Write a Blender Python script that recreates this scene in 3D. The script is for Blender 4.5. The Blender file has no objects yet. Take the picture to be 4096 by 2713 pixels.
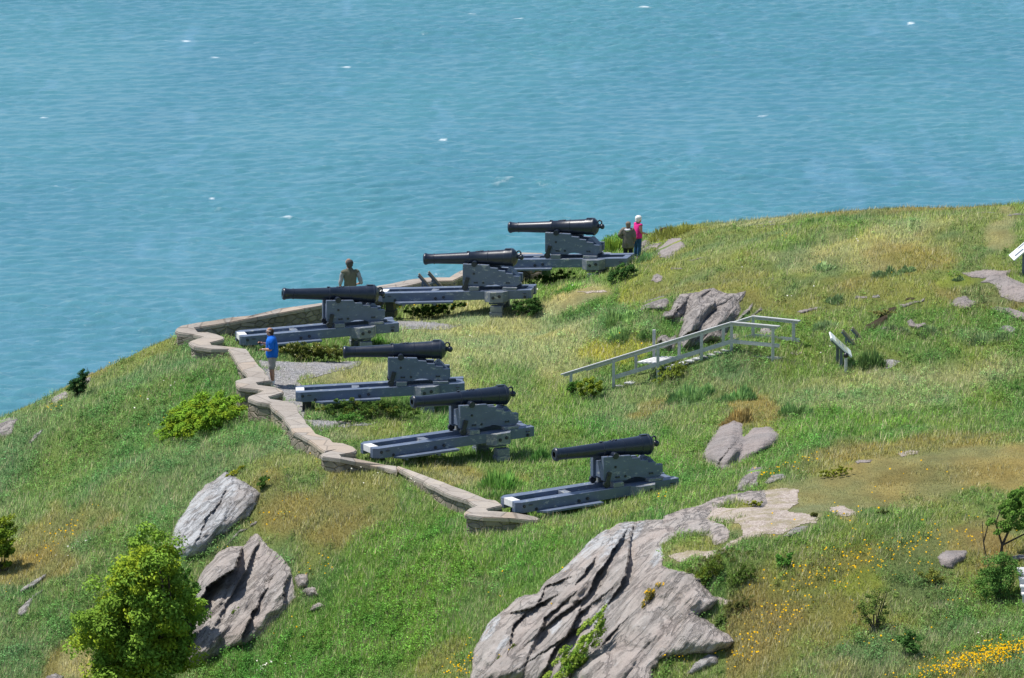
import bpy, bmesh, math, random
import numpy as np
from mathutils import Vector, Matrix
random.seed(7); RNG = np.random.default_rng(11)
R = math.radians
scene = bpy.context.scene
COL = scene.collection

# ------------------------------------------------------------------ camera model (used to lay out the site from its plan)
F, CX, CY, PITCH, CZ = 27200.0, 2048.0, 1356.5, R(10.1), 37.07
cP, sP = math.cos(PITCH), math.sin(PITCH)

def rays(u, v):
    u = np.asarray(u, float); v = np.asarray(v, float)
    a = (u - CX) / F; b = (CY - v) / F
    return np.stack([a, cP + b * sP, -sP + b * cP], -1)

def at_Y(u, v, Y):
    d = rays(u, v); t = np.asarray(Y, float) / d[..., 1]
    p = d * t[..., None]; p[..., 2] += CZ
    return p

def at_z(u, v, z):
    d = rays(u, v); t = (np.asarray(z, float) - CZ) / d[..., 2]
    p = d * t[..., None]; p[..., 2] += CZ
    return p

def project(p):
    p = np.asarray(p, float)
    x, y, z = p[..., 0], p[..., 1], p[..., 2] - CZ
    fw = y * cP - z * sP
    up = y * sP + z * cP
    return CX + F * x / fw, CY - F * up / fw

# ------------------------------------------------------------------ noise
def _hash(ix, iy, seed):
    h = (ix.astype(np.int64) * 374761393 + iy.astype(np.int64) * 668265263 + seed * 1442695041) & 0xFFFFFFFF
    h = ((h ^ (h >> 13)) * 1274126177) & 0xFFFFFFFF
    h = h ^ (h >> 16)
    return (h & 0xFFFFFF) / float(0xFFFFFF)

def vnoise(x, y, seed=0):
    x = np.asarray(x, float); y = np.asarray(y, float)
    ix = np.floor(x); iy = np.floor(y)
    fx = x - ix; fy = y - iy
    fx = fx * fx * (3 - 2 * fx); fy = fy * fy * (3 - 2 * fy)
    a = _hash(ix, iy, seed); b = _hash(ix + 1, iy, seed)
    c = _hash(ix, iy + 1, seed); d = _hash(ix + 1, iy + 1, seed)
    return (a + (b - a) * fx) * (1 - fy) + (c + (d - c) * fx) * fy

def fbm(x, y, octv=4, seed=0, gain=.5):
    s = 0; amp = 1; tot = 0
    for o in range(octv):
        s = s + amp * (vnoise(x, y, seed + 17 * o) - .5); tot += amp
        x = x * 2.03 + 5.1; y = y * 2.03 - 3.7; amp *= gain
    return s / tot * 2          # about -1..1

# ------------------------------------------------------------------ object helpers
def link(o, parent=None):
    COL.objects.link(o)
    if parent is not None: o.parent = parent
    return o

def tag(o, label, cat, group=None, kind=None):
    if label: o['label'] = label
    if cat: o['category'] = cat
    if group: o['group'] = group
    if kind: o['kind'] = kind
    return o

def empty(name, loc, rotz=0, label=None, cat=None, group=None):
    o = bpy.data.objects.new(name, None); o.empty_display_size = .2
    o.location = loc; o.rotation_euler = (0, 0, rotz)
    link(o); tag(o, label, cat, group)
    return o

def np_mesh(name, verts, faces, col=None, smooth=False, attrs=None):
    """faces: (n,3) or (n,4) int array"""
    verts = np.asarray(verts, np.float32); faces = np.asarray(faces, np.int32)
    me = bpy.data.meshes.new(name)
    n, k = faces.shape
    me.vertices.add(len(verts)); me.vertices.foreach_set('co', verts.ravel())
    me.loops.add(n * k); me.loops.foreach_set('vertex_index', faces.ravel())
    me.polygons.add(n); me.polygons.foreach_set('loop_start', np.arange(n, dtype=np.int32) * k)
    if smooth: me.polygons.foreach_set('use_smooth', np.ones(n, bool))
    if col is not None:
        c = np.ones((len(verts), 4), np.float32); c[:, :3] = col
        at = me.attributes.new('tint', 'FLOAT_COLOR', 'POINT'); at.data.foreach_set('color', c.ravel())
    for nm, arr in (attrs or {}).items():
        at = me.attributes.new(nm, 'FLOAT', 'POINT'); at.data.foreach_set('value', np.asarray(arr, np.float32))
    me.update(calc_edges=True); me.validate()
    return me

def mobj(name, me, mat, parent=None, loc=None):
    o = bpy.data.objects.new(name, me)
    if mat is not None: me.materials.append(mat)
    link(o, parent)
    if loc is not None: o.location = loc
    return o

def bm_obj(name, bm, mat, parent=None, bevel=0, smooth=False, seg=2):
    if bevel > 0:
        bmesh.ops.bevel(bm, geom=[e for e in bm.edges if e.calc_face_angle(0) > .5], offset=bevel, segments=seg, profile=.6, affect='EDGES')
    me = bpy.data.meshes.new(name); bm.to_mesh(me); bm.free()
    if smooth:
        for p in me.polygons: p.use_smooth = True
    return mobj(name, me, mat, parent)

def box(bm, c, s, rot=None):
    m = Matrix.Translation(c)
    if rot is not None: m = m @ rot
    return bmesh.ops.create_cube(bm, size=1, matrix=m @ Matrix.Diagonal((s[0], s[1], s[2], 1)))

def cyl(bm, p0, p1, r0, r1=None, seg=16, caps=True):
    p0 = Vector(p0); p1 = Vector(p1); d = p1 - p0
    q = d.to_track_quat('Z', 'Y').to_matrix().to_4x4()
    return bmesh.ops.create_cone(bm, cap_ends=caps, segments=seg, radius1=r0, radius2=r0 if r1 is None else r1, depth=d.length, matrix=Matrix.Translation((p0 + p1) / 2) @ q)

def sphere(bm, c, r, s=(1, 1, 1), seg=12):
    return bmesh.ops.create_uvsphere(bm, u_segments=seg, v_segments=max(6, seg * 2 // 3), radius=r, matrix=Matrix.Translation(c) @ Matrix.Diagonal((s[0], s[1], s[2], 1)))

def prism(bm, pts, y0, y1):
    """profile (x,z) extruded along y"""
    a = [bm.verts.new((x, y0, z)) for x, z in pts]; b = [bm.verts.new((x, y1, z)) for x, z in pts]
    n = len(pts)
    f1 = bm.faces.new(a); f2 = bm.faces.new(b[::-1])
    for i in range(n): bm.faces.new((a[i], b[i], b[(i + 1) % n], a[(i + 1) % n]))
    bmesh.ops.recalc_face_normals(bm, faces=bm.faces[:])

def lathe_x(bm, prof, seg=40):
    rings = []
    for x, r in prof:
        if r < 1e-5: rings.append([bm.verts.new((x, 0, 0))])
        else: rings.append([bm.verts.new((x, r * math.cos(t * 2 * math.pi / seg), r * math.sin(t * 2 * math.pi / seg))) for t in range(seg)])
    for A, B in zip(rings[:-1], rings[1:]):
        for t in range(seg):
            t2 = (t + 1) % seg
            if len(A) == 1: bm.faces.new((A[0], B[t], B[t2]))
            elif len(B) == 1: bm.faces.new((A[t], B[0], A[t2]))
            else: bm.faces.new((A[t], B[t], B[t2], A[t2]))
    bmesh.ops.recalc_face_normals(bm, faces=bm.faces[:])

# ------------------------------------------------------------------ materials
def new_mat(name):
    m = bpy.data.materials.new(name); m.use_nodes = True
    nt = m.node_tree; nt.nodes.clear()
    out = nt.nodes.new('ShaderNodeOutputMaterial')
    return m, nt, out

class N:
    def __init__(s, nt): s.nt = nt
    def __call__(s, typ, ins=None, **kw):
        n = s.nt.nodes.new('ShaderNode' + typ)
        for k, v in kw.items(): setattr(n, k, v)
        for k, v in (ins or {}).items():
            if isinstance(v, bpy.types.NodeSocket): s.nt.links.new(v, n.inputs[k])
            else: n.inputs[k].default_value = v
        return n
    def ramp(s, fac, stops):
        n = s.nt.nodes.new('ShaderNodeValToRGB'); s.nt.links.new(fac, n.inputs[0])
        el = n.color_ramp.elements
        while len(el) < len(stops): el.new(.5)
        for e, (p, c) in zip(el, stops):
            e.position = p; e.color = (c, c, c, 1) if isinstance(c, (int, float)) else (*c, 1)
        return n.outputs[0]
    def mix(s, fac, a, b, blend='MIX'):
        n = s.nt.nodes.new('ShaderNodeMix'); n.data_type = 'RGBA'; n.blend_type = blend
        for sock, v in ((n.inputs[0], fac), (n.inputs[6], a), (n.inputs[7], b)):
            if isinstance(v, bpy.types.NodeSocket): s.nt.links.new(v, sock)
            elif isinstance(v, (int, float)): sock.default_value = v
            else: sock.default_value = (*v, 1)
        return n.outputs[2]
    def noise(s, scale, detail=4, rough=.55, vec=None, dist=0):
        n = s.nt.nodes.new('ShaderNodeTexNoise'); n.inputs['Scale'].default_value = scale
        n.inputs['Detail'].default_value = detail; n.inputs['Roughness'].default_value = rough; n.inputs['Distortion'].default_value = dist
        if vec is not None: s.nt.links.new(vec, n.inputs['Vector'])
        return n.outputs[0]
    def coords(s, scale=(1, 1, 1), rot=(0, 0, 0), kind='Object', vary=False):
        t = s.nt.nodes.new('ShaderNodeTexCoord'); m = s.nt.nodes.new('ShaderNodeMapping')
        if vary:      # every object gets its own wear
            oi = s.nt.nodes.new('ShaderNodeObjectInfo'); ml = s.nt.nodes.new('ShaderNodeMath'); ml.operation = 'MULTIPLY'; ml.inputs[1].default_value = 57.0
            s.nt.links.new(oi.outputs['Random'], ml.inputs[0]); s.nt.links.new(ml.outputs[0], m.inputs['Location'])
        m.inputs['Scale'].default_value = scale; m.inputs['Rotation'].default_value = rot
        s.nt.links.new(t.outputs[kind], m.inputs[0]); return m.outputs[0]
    def bump(s, h, strength=.5, dist=.02):
        n = s.nt.nodes.new('ShaderNodeBump'); n.inputs['Strength'].default_value = strength; n.inputs['Distance'].default_value = dist
        s.nt.links.new(h, n.inputs['Height']); return n.outputs[0]
    def bsdf(s, out, color, rough=.6, normal=None, metal=0, spec=.5):
        n = s.nt.nodes.new('ShaderNodeBsdfPrincipled')
        for k, v in (('Base Color', color), ('Roughness', rough), ('Metallic', metal), ('Specular IOR Level', spec)):
            if isinstance(v, bpy.types.NodeSocket): s.nt.links.new(v, n.inputs[k])
            elif isinstance(v, (int, float)): n.inputs[k].default_value = v
            else: n.inputs[k].default_value = (*v, 1)
        if normal is not None: s.nt.links.new(normal, n.inputs['Normal'])
        s.nt.links.new(n.outputs[0], out.inputs[0]); return n

def simple(name, c, rough=.6, var=.12, scale=6, spec=.4, metal=0, bump=0):
    m, nt, out = new_mat(name); n = N(nt)
    f = n.noise(scale, 5, .6, n.coords())
    c0 = tuple(max(0, x * (1 - var)) for x in c); c1 = tuple(x * (1 + var) for x in c)
    nrm = n.bump(f, bump, .01) if bump else None
    n.bsdf(out, n.ramp(f, [(.3, c0), (.7, c1)]), rough, nrm, metal, spec)
    return m

def leaf_mat(name, trans=.3, var=.0):
    m, nt, out = new_mat(name); n = N(nt)
    a = n('Attribute', attribute_name='tint')
    g = n('NewGeometry'); nv = n('VectorMath', {0: n('VectorMath', {0: g.outputs['Normal'], 1: (var, var, var)}, operation='MULTIPLY').outputs[0], 1: (0, 0, 1)}, operation='ADD')
    nn = n('VectorMath', {0: nv.outputs[0]}, operation='NORMALIZE').outputs[0]
    d = n('BsdfDiffuse', {'Color': a.outputs['Color'], 'Normal': nn})
    t = n('BsdfTranslucent', {'Color': a.outputs['Color']})
    mx = n('MixShader', {0: trans, 1: d.outputs[0], 2: t.outputs[0]})
    nt.links.new(mx.outputs[0], out.inputs[0]); return m

def make_mats():
    M = {}
    # grass / leaves
    M['grass'] = leaf_mat('grass_blades', .28, .5)
    M['leaf'] = leaf_mat('leaves', .25, 1.1)
    M['petal'] = leaf_mat('petals', .2, 1.0)
    # ground
    m, nt, out = new_mat('turf_soil'); n = N(nt)
    a = n('Attribute', attribute_name='tint')
    f = n.noise(9, 6, .65, n.coords()); g = n.noise(60, 3, .6, n.coords())
    c = n.mix(n.ramp(f, [(.3, 0.0), (.7, 1.0)]), n.mix(.35, a.outputs['Color'], (.05, .045, .02)), a.outputs['Color'])
    n.bsdf(out, c, .95, n.bump(g, .8, .03), 0, .1); M['turf'] = m
    # gravel
    m, nt, out = new_mat('grey_gravel'); n = N(nt); v = n.coords()
    vo = n('TexVoronoi', {'Scale': 22.0, 'Vector': v}); rnd = vo.outputs['Color']
    c = n.ramp(n('SeparateColor', {0: rnd}).outputs[0], [(0, (.15, .15, .16)), (.5, (.27, .265, .27)), (1, (.44, .43, .42))])
    c = n.mix(n.ramp(n.noise(1.2, 4, .6, v), [(.4, 0.0), (.7, .5)]), c, (.30, .27, .22))
    n.bsdf(out, c, .9, n.bump(vo.outputs['Distance'], 1.0, .04), 0, .2); M['gravel'] = m
    m, nt, out = new_mat('pale_grit'); n = N(nt); v = n.coords()
    vo = n('TexVoronoi', {'Scale': 26.0, 'Vector': v})
    c = n.ramp(n('SeparateColor', {0: vo.outputs['Color']}).outputs[0], [(0, (.24, .19, .16)), (.5, (.38, .32, .275)), (1, (.52, .46, .41))])
    c = n.mix(n.ramp(n.noise(1.7, 5, .6, v), [(.45, 0.0), (.62, .7)]), c, (.24, .21, .11))
    n.bsdf(out, c, .9, n.bump(vo.outputs['Distance'], .8, .03), 0, .2); M['grit'] = m
    # rock: strata run along object x after rotation, lichen, cracks
    def rock(name, base, pink, lich, lich_amt, rot, fa=.36):
        m, nt, out = new_mat(name); n = N(nt)
        v = n.coords(); vr = n.coords((1, 1, 1), rot)
        sm = nt.nodes.new('ShaderNodeMapping'); sm.inputs['Scale'].default_value = (.45, .9, 3.4); nt.links.new(vr, sm.inputs[0]); vs = sm.outputs[0]
        fis = n.noise(1.2, 7, .6, vs, .45)      # hairline fissures along the strike
        f = n.noise(1.5, 8, .62, vs, .25); g = n.noise(5, 8, .7, v); h = n.noise(38, 4, .7, v)
        k = n.noise(.7, 3, .5, v)
        c = n.mix(n.ramp(f, [(.35, 0.0), (.65, 1.0)]), tuple(x * .74 for x in base), tuple(min(1, x * 1.15) for x in base))
        c = n.mix(n.ramp(k, [(.4, 0.0), (.65, .7)]), c, pink)
        c = n.mix(n.ramp(g, [(.60 - lich_amt, 0.0), (.70 - lich_amt, .75)]), c, lich)
        la = n('Attribute', attribute_name='lichen')
        lm = n('Math', {0: la.outputs['Fac'], 1: n.ramp(n.noise(3.2, 7, .7, v), [(.38, -.0), (.60, 1.0)])}, operation='MULTIPLY').outputs[0]
        c = n.mix(n.ramp(lm, [(.12, 0.0), (.45, .85)]), c, (.50, .51, .52))
        c = n.mix(n.ramp(n.noise(9, 5, .7, v), [(.63, 0.0), (.68, .55)]), c, lich)
        c = n.mix(n.ramp(n.noise(2.3, 6, .65, v), [(.58, 0.0), (.72, .55)]), c, (.11, .10, .085))
        c = n.mix(n.ramp(h, [(.3, .45), (.55, 0.0)]), c, (.11, .10, .085))
        c = n.mix(n.ramp(n.noise(4, 8, .75, v, .2), [(.35, .9 * fa), (.45, 0.0)]), c, (.13, .115, .10))
        c = n.mix(n.ramp(fis, [(.488, 0.0), (.50, fa * 1.15), (.512, 0.0)]), c, (.07, .06, .055))
        fz = n.ramp(fis, [(.46, 1.0), (.50, 0.0), (.54, 1.0)])
        f = n('Math', {0: f, 1: n('Math', {0: fz, 1: fa * .7}, operation='MULTIPLY').outputs[0]}, operation='ADD').outputs[0]
        b = n('Math', {0: f, 1: n('Math', {0: g, 1: .45}, operation='MULTIPLY').outputs[0]}, operation='ADD').outputs[0]
        b = n('Math', {0: b, 1: n('Math', {0: h, 1: .09}, operation='MULTIPLY').outputs[0]}, operation='ADD').outputs[0]
        n.bsdf(out, c, .85, n.bump(b, 1.0, .20), 0, .25); return m
    M['rock'] = rock('weathered_rock', (.41, .37, .34), (.425, .355, .315), (.47, .46, .445), .03, (0, R(50), 0))
    M['rock_pale'] = rock('lichen_rock', (.38, .365, .355), (.36, .315, .285), (.46, .465, .475), .07, (0, R(48), 0))
    M['rock_flat'] = rock('path_rock', (.33, .295, .28), (.36, .30, .275), (.41, .39, .38), -.02, (0, R(12), 0), .16)
    M['rock_grey'] = rock('grey_rock', (.345, .315, .295), (.36, .31, .28), (.43, .42, .40), .02, (0, R(55), 0))
    M['shade_dark'] = simple('painted_shade', (.045, .034, .022), .95, .4, 5, .1, 0, .6)  # near-black colour that paints overhang shade into the hillside hollows
    # coping stone
    m, nt, out = new_mat('weathered_coping'); n = N(nt); v = n.coords()
    f = n.noise(1.1, 6, .65, v); g = n.noise(7, 6, .7, v); h = n.noise(40, 3, .6, v)
    c = n.ramp(f, [(.3, (.27, .24, .21)), (.5, (.37, .335, .295)), (.7, (.43, .38, .315))])
    c = n.mix(n.ramp(g, [(.55, 0.0), (.7, .6)]), c, (.20, .18, .155))
    wv = n('TexVoronoi', {'Scale': 1.1, 'Vector': v}, feature='DISTANCE_TO_EDGE'); wc = n('TexVoronoi', {'Scale': 1.1, 'Vector': v})
    c = n.mix(n.ramp(n('SeparateColor', {0: wc.outputs['Color']}).outputs[0], [(0, 0.0), (1, .5)]), c, (.27, .235, .20))
    c = n.mix(n.ramp(n('SeparateColor', {0: wc.outputs['Color']}).outputs[1], [(.6, 0.0), (1, .5)]), c, (.45, .34, .24))
    c = n.mix(n.ramp(wv.outputs[0], [(0.012, .6), (.03, 0.0)]), c, (.15, .13, .11))
    n.bsdf(out, c, .9, n.bump(n.mix(.3, g, h), .6, .05), 0, .2); M['coping'] = m
    m, nt, out = new_mat('rubble_wall'); n = N(nt); v = n.coords((1, 1, 2.2))
    vo = n('TexVoronoi', {'Scale': 2.6, 'Vector': v}, feature='DISTANCE_TO_EDGE'); vc = n('TexVoronoi', {'Scale': 2.6, 'Vector': v})
    c = n.mix(n('SeparateColor', {0: vc.outputs['Color']}).outputs[0], (.21, .185, .15), (.32, .275, .22))
    c = n.mix(n.ramp(vo.outputs[0], [(.01, .45), (.06, 0.0)]), c, (.13, .115, .10))
    c = n.mix(n.ramp(n.noise(2, 6, .7, v), [(.45, 0.0), (.7, .7)]), c, (.14, .125, .10))
    n.bsdf(out, c, .92, n.bump(n.ramp(vo.outputs[0], [(0, 0.0), (.1, 1.0)]), .8, .06), 0, .2); M['rubble'] = m
    # painted carriage timber, flaking
    def paint(name, base, under, amt, amt2):
        m, nt, out = new_mat(name); n = N(nt); v = n.coords((1.5, 2.0, 3.0), vary=True); v2 = n.coords(vary=True)
        f = n.noise(3.2, 8, .72, v, .3); g = n.noise(2.0, 4, .6, v2)
        worn = n.ramp(n('Math', {0: f, 1: n.ramp(g, [(.4, -.0), (.75, .10)])}, operation='ADD').outputs[0], [(amt, 0.0), (amt + .03, 1.0)])
        c = n.mix(n.ramp(n.noise(1.6, 5, .6, v), [(.3, 0.0), (.7, 1.0)]), tuple(x * .86 for x in base), tuple(x * 1.12 for x in base))
        c = n.mix(n.ramp(n.noise(6, 6, .7, v), [(.58, 0.0), (.8, .35)]), c, tuple(x * 1.5 for x in base))
        c = n.mix(n('Math', {0: worn, 1: amt2}, operation='MULTIPLY').outputs[0], c, under)
        c = n.mix(n.ramp(n.noise(2.4, 5, .7, n.coords((7, 7, .8), vary=True)), [(.60, 0.0), (.74, .45)]), c, (.13, .085, .055))
        n.bsdf(out, c, n.ramp(f, [(.3, .42), (.7, .62)]), n.bump(f, .35, .012), 0, .5); return m
    M['paint'] = paint('grey_blue_paint', (.105, .138, .205), (.34, .36, .35), .62, .75)
    M['paint_worn'] = paint('worn_grey_paint', (.15, .175, .215), (.38, .38, .33), .575, .75)
    M['iron'] = simple('black_iron', (.022, .026, .036), .45, .25, 9, .5, 0, .2)
    # gun barrel
    m, nt, out = new_mat('gun_black_paint'); n = N(nt); v = n.coords()
    f = n.noise(5, 6, .65, v); g = n.noise(60, 3, .6, v)
    n.bsdf(out, n.ramp(f, [(.3, (.0095, .016, .032)), (.7, (.015, .023, .042))]), n.ramp(f, [(.3, .27), (.7, .40)]), n.bump(g, .12, .01), 0, .55); M['barrel'] = m
    M['bore'] = simple('bore_dark', (.004, .004, .005), .9)
    M['rust'] = simple('rusty_iron', (.09, .055, .04), .8, .3, 20)
    # timber
    m, nt, out = new_mat('weathered_timber'); n = N(nt); v = n.coords((2, 14, 14)); v2 = n.coords()
    f = n.noise(2, 6, .7, v, .4)
    c = n.ramp(f, [(.3, (.36, .365, .37)), (.55, (.50, .505, .505)), (.75, (.60, .595, .58))])
    c = n.mix(n.ramp(n.noise(1.5, 5, .6, v2), [(.5, 0.0), (.75, .4)]), c, (.34, .31, .27))
    n.bsdf(out, c, .85, n.bump(f, .4, .01), 0, .2); M['timber'] = m
    M['deck'] = simple('bleached_deck', (.66, .66, .65), .8, .15, 7)
    M['panel_white'] = simple('panel_white', (.72, .75, .74), .4, .05, 3)
    M['panel_green'] = simple('panel_print', (.42, .46, .30), .5, .35, 5)
    M['panel_back'] = simple('panel_board', (.30, .25, .17), .6, .2, 6)
    M['panel_ink'] = simple('panel_ink', (.12, .15, .21), .6, .2, 20)
    M['post_grey'] = simple('grey_post', (.12, .15, .18), .55, .1, 8)
    # people
    M['skin'] = simple('skin', (.46, .24, .16), .55, .06, 12, .3)
    M['skin_tan'] = simple('skin_tanned', (.40, .20, .125), .55, .06, 12, .3)
    def cloth(name, c, var=.18):
        m, nt, out = new_mat(name); n = N(nt)
        f = n.noise(9, 4, .6, n.coords((1, 1, .5)), .8)
        n.bsdf(out, n.ramp(f, [(.3, tuple(x * (1 - var) for x in c)), (.7, tuple(x * (1 + var) for x in c))]), .85, n.bump(f, .5, .03), 0, .15); return m
    M['blue_shirt'] = cloth('blue_polo', (.012, .13, .55)); M['grey_short'] = cloth('grey_shorts', (.30, .285, .265))
    M['white_cloth'] = cloth('white_cloth', (.7, .7, .7)); M['sole'] = cloth('white_shoe', (.55, .60, .72))
    M['hair_brown'] = cloth('brown_hair', (.075, .045, .03), .4); M['hair_grey'] = cloth('grey_hair', (.085, .08, .078), .4)
    M['hair_white'] = cloth('white_hair', (.82, .80, .76), .1); M['hair_tan'] = cloth('grey_brown_hair', (.20, .16, .125), .4)
    M['vest'] = cloth('khaki_vest', (.135, .13, .095)); M['grey_sleeve'] = cloth('grey_shirt', (.30, .31, .33))
    M['jacket'] = cloth('taupe_jacket', (.17, .15, .125)); M['pale_hood'] = cloth('pale_hood', (.6, .6, .64))
    M['dark_trouser'] = cloth('dark_trousers', (.018, .02, .028)); M['denim'] = cloth('blue_jeans', (.03, .09, .19))
    M['pink'] = cloth('pink_top', (.75, .035, .25))
    M['black_plastic'] = simple('black_plastic', (.015, .015, .018), .35, .1)
    M['bark'] = simple('bark', (.075, .06, .05), .9, .3, 20, .1, 0, .5)
    return M
M = make_mats()
# ------------------------------------------------------------------ terrain
# survey points: (u, v, distance) -> real ground positions
PT = [
 # sea-side rim and left slope
 (702,1350,207.5),(560,1418,207),(350,1507,207.5),(180,1612,206.5),(0,1690,205.5),(-400,1830,204),
 (850,1480,201),(600,1500,203),(400,1600,201),(800,1800,192),(200,1900,197.5),(0,2100,192.5),(-400,2300,190),
 (600,2000,190),(300,2300,186),(0,2700,181),(600,2700,180),(300,2700,180.5),(1100,1900,186.7),(1260,1815,189.3),
 (900,2200,184.5),(1000,2500,180),(1500,1905,186),(1300,2100,182.5),(1500,2300,179),(1500,2700,175),(1000,2713,178),(1850,2080,180.5),
 (1900,2200,177.5),(1900,2500,173.7),(1880,2713,171.2),(2150,2120,178.2),(0,2900,178),(1000,2950,174),
 # right foreground outcrop and slope
 (2300,2135,176),(2480,2095,175.8),(2250,2400,171.6),(2250,2713,168.6),(2700,2010,176.2),(2700,2300,168),(2700,2713,164.5),
 (3000,1960,176.5),(3200,1880,178.5),(3400,1815,180.5),(3700,1770,182),(4050,1755,182.5),(4500,1740,183),
 (3100,2300,166.5),(3100,2713,161.5),(3600,2000,174.5),(3600,2400,165),(3600,2713,160),(4050,2000,174),(4050,2400,165),(4050,2713,159),(4500,2300,166),
 (2700,3000,161),(3600,3000,155.5),(1900,2950,167),
 # gully behind the foreground shelf, rising to the plateau
 (3000,1750,187.5),(3000,1850,184.5),(3400,1735,187.5),(3800,1700,190),(4096,1685,190.5),(3400,1600,193.5),(4000,1600,194),
 (2700,1700,192),(2800,1850,185.5),(2900,1550,197),(2700,1560,198),(3000,1450,198.5),(3400,1460,197.5),(2930,1390,199.2),(3180,1370,199.5),
 (3700,1450,197.5),(4050,1450,197),(4050,1300,200.5),(3500,1290,201.5),
 # right hill
 (2620,1230,205.2),(2560,1350,203),(2800,1400,202),(2850,1160,206.2),(3000,1250,204),(3100,1100,208.5),(3000,1000,212.5),(3500,1000,210),(4050,1100,205),
 (2700,1000,218.5),(2620,1060,216),(2720,960,221),(2780,905,226),(3000,890,222.5),(3300,868,219.5),(3700,850,217),(4096,838,215.5),(4500,830,215),(2800,935,236),(3000,920,232),(3300,900,229),(3700,885,227),(4096,872,226),(4500,865,226),
 (2540,1120,213),
]
PZ = [ # terrace, level ground (u,v,z)
 (1100,1545,0),(1300,1650,0),(1480,1760,0),(1600,1300,-.05),(1900,1240,-.05),(1700,1420,0),(2100,1700,.0),(2000,1500,0),(2290,1490,.05),
 (2300,1300,.0),(2300,1120,0),(2450,1065,.0),(1750,1880,.05),(2250,2000,.1),(2550,1960,.2),(1250,1400,-.1),(1500,1180,-.1),(1000,1330,-.15),(2100,1050,0),(2500,1040,0),
 (2300,1800,.05),(2500,1700,.3),(1600,1600,0),(2420,960,-.0),(2560,960,.25),
]
XYZ = [ # far side and surroundings (world metres)
 (-14.5,211,-2.6),(-9,214.5,-2.5),(-5,219,-2.8),(0,226,-3.5),(4,231,-4),(8,238,-6),(12,236,-4),
 (-20,214,-7),(-10,224,-8),(0,238,-10),(10,250,-12),(25,252,-6),(45,250,-4),(-40,215,-22),(-20,240,-24),(5,270,-30),(40,285,-30),
 (-40,180,-18),(-40,150,-20),(-15,150,-13),(0,140,-9),(15,135,-1),(30,135,2),(45,160,3.5),(45,200,5),(-60,250,-50),(0,320,-62),(60,330,-60),(-70,180,-50),
 (-2.8,214.7,-.4),(-4.4,213.2,-.4),(.8,221.3,-.3),(-6,164,-5.5),(-15,166,-9),
]
_p = [at_Y(u, v, Y) for u, v, Y in PT] + [at_z(u, v, z) for u, v, z in PZ] + [np.array(q, float) for q in XYZ]
_p = np.array(_p)
def _tps(r2): return .5 * r2 * np.log(np.maximum(r2, 1e-9))
def _fit(P, lam=.05):
    n = len(P); d = ((P[:, None, :2] - P[None, :, :2]) ** 2).sum(-1)
    A = np.zeros((n + 3, n + 3)); A[:n, :n] = _tps(d) + lam * np.eye(n)
    A[:n, n] = 1; A[:n, n + 1:] = P[:, :2]; A[n, :n] = 1; A[n + 1:, :n] = P[:, :2].T
    return np.linalg.solve(A, np.concatenate([P[:, 2], np.zeros(3)]))
_w = _fit(_p)
def H0(x, y):
    x = np.asarray(x, float); y = np.asarray(y, float); sh = x.shape
    x = x.ravel(); y = y.ravel(); out = np.empty(len(x)); n = len(_p)
    for i in range(0, len(x), 60000):
        a, b = x[i:i + 60000], y[i:i + 60000]
        d = (a[:, None] - _p[None, :, 0]) ** 2 + (b[:, None] - _p[None, :, 1]) ** 2
        out[i:i + 60000] = _tps(d) @ _w[:n] + _w[n] + _w[n + 1] * a + _w[n + 2] * b
    return out.reshape(sh)
def Hn(x, y):
    return .10 * fbm(x * .55, y * .42, 4, 3) + .03 * fbm(x * 2.1, y * 1.7, 3, 9)
# tabulated height for speed: polar-ish grid
GY = np.arange(128.0, 262.01, .25)
GU = np.concatenate([np.arange(-2600, -400, 60.0), np.arange(-400, 4500, 14.0), np.arange(4500, 6700, 60.0)])
_X = (GU[None, :] - CX) / F * GY[:, None] / cP
_Y = np.repeat(GY[:, None], len(GU), 1)
TZ = H0(_X, _Y) + Hn(_X, _Y)
TU, TV = project(np.stack([_X, _Y, TZ], -1))

def H(x, y):
    """bilinear lookup in the terrain grid"""
    x = np.asarray(x, float); y = np.asarray(y, float)
    u = CX + x / y * F * cP
    j = np.clip((y - GY[0]) / .25, 0, len(GY) - 1.001); j0 = j.astype(int); fj = j - j0
    i0 = np.clip(np.searchsorted(GU, u) - 1, 0, len(GU) - 2); fi = np.clip((u - GU[i0]) / (GU[i0 + 1] - GU[i0]), 0, 1)
    return (TZ[j0, i0] * (1 - fi) + TZ[j0, i0 + 1] * fi) * (1 - fj) + (TZ[j0 + 1, i0] * (1 - fi) + TZ[j0 + 1, i0 + 1] * fi) * fj

def hitY(u, v, y0=140.0):
    """first ground hit along the pixel rays (vectorised)"""
    u = np.atleast_1d(np.asarray(u, float)); v = np.atleast_1d(np.asarray(v, float))
    d = rays(u, v); sl = d[:, 2] / d[:, 1]; sx = d[:, 0] / d[:, 1]
    out = np.full(len(u), 232.0); done = np.zeros(len(u), bool)
    prev = None
    for Y in np.arange(y0, 240, .25):
        g = CZ + sl * Y - H(sx * Y, np.full(len(u), Y))
        if prev is not None:
            hit = (~done) & (g <= 0) & (prev > 0)
            out[hit] = Y - .25 * (-g[hit]) / np.maximum(prev[hit] - g[hit], 1e-9); done |= hit
        prev = g
    return out
def ground(u, v, y0=140.0):
    Y = hitY(u, v, y0); return at_Y(np.atleast_1d(u), np.atleast_1d(v), Y)

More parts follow.
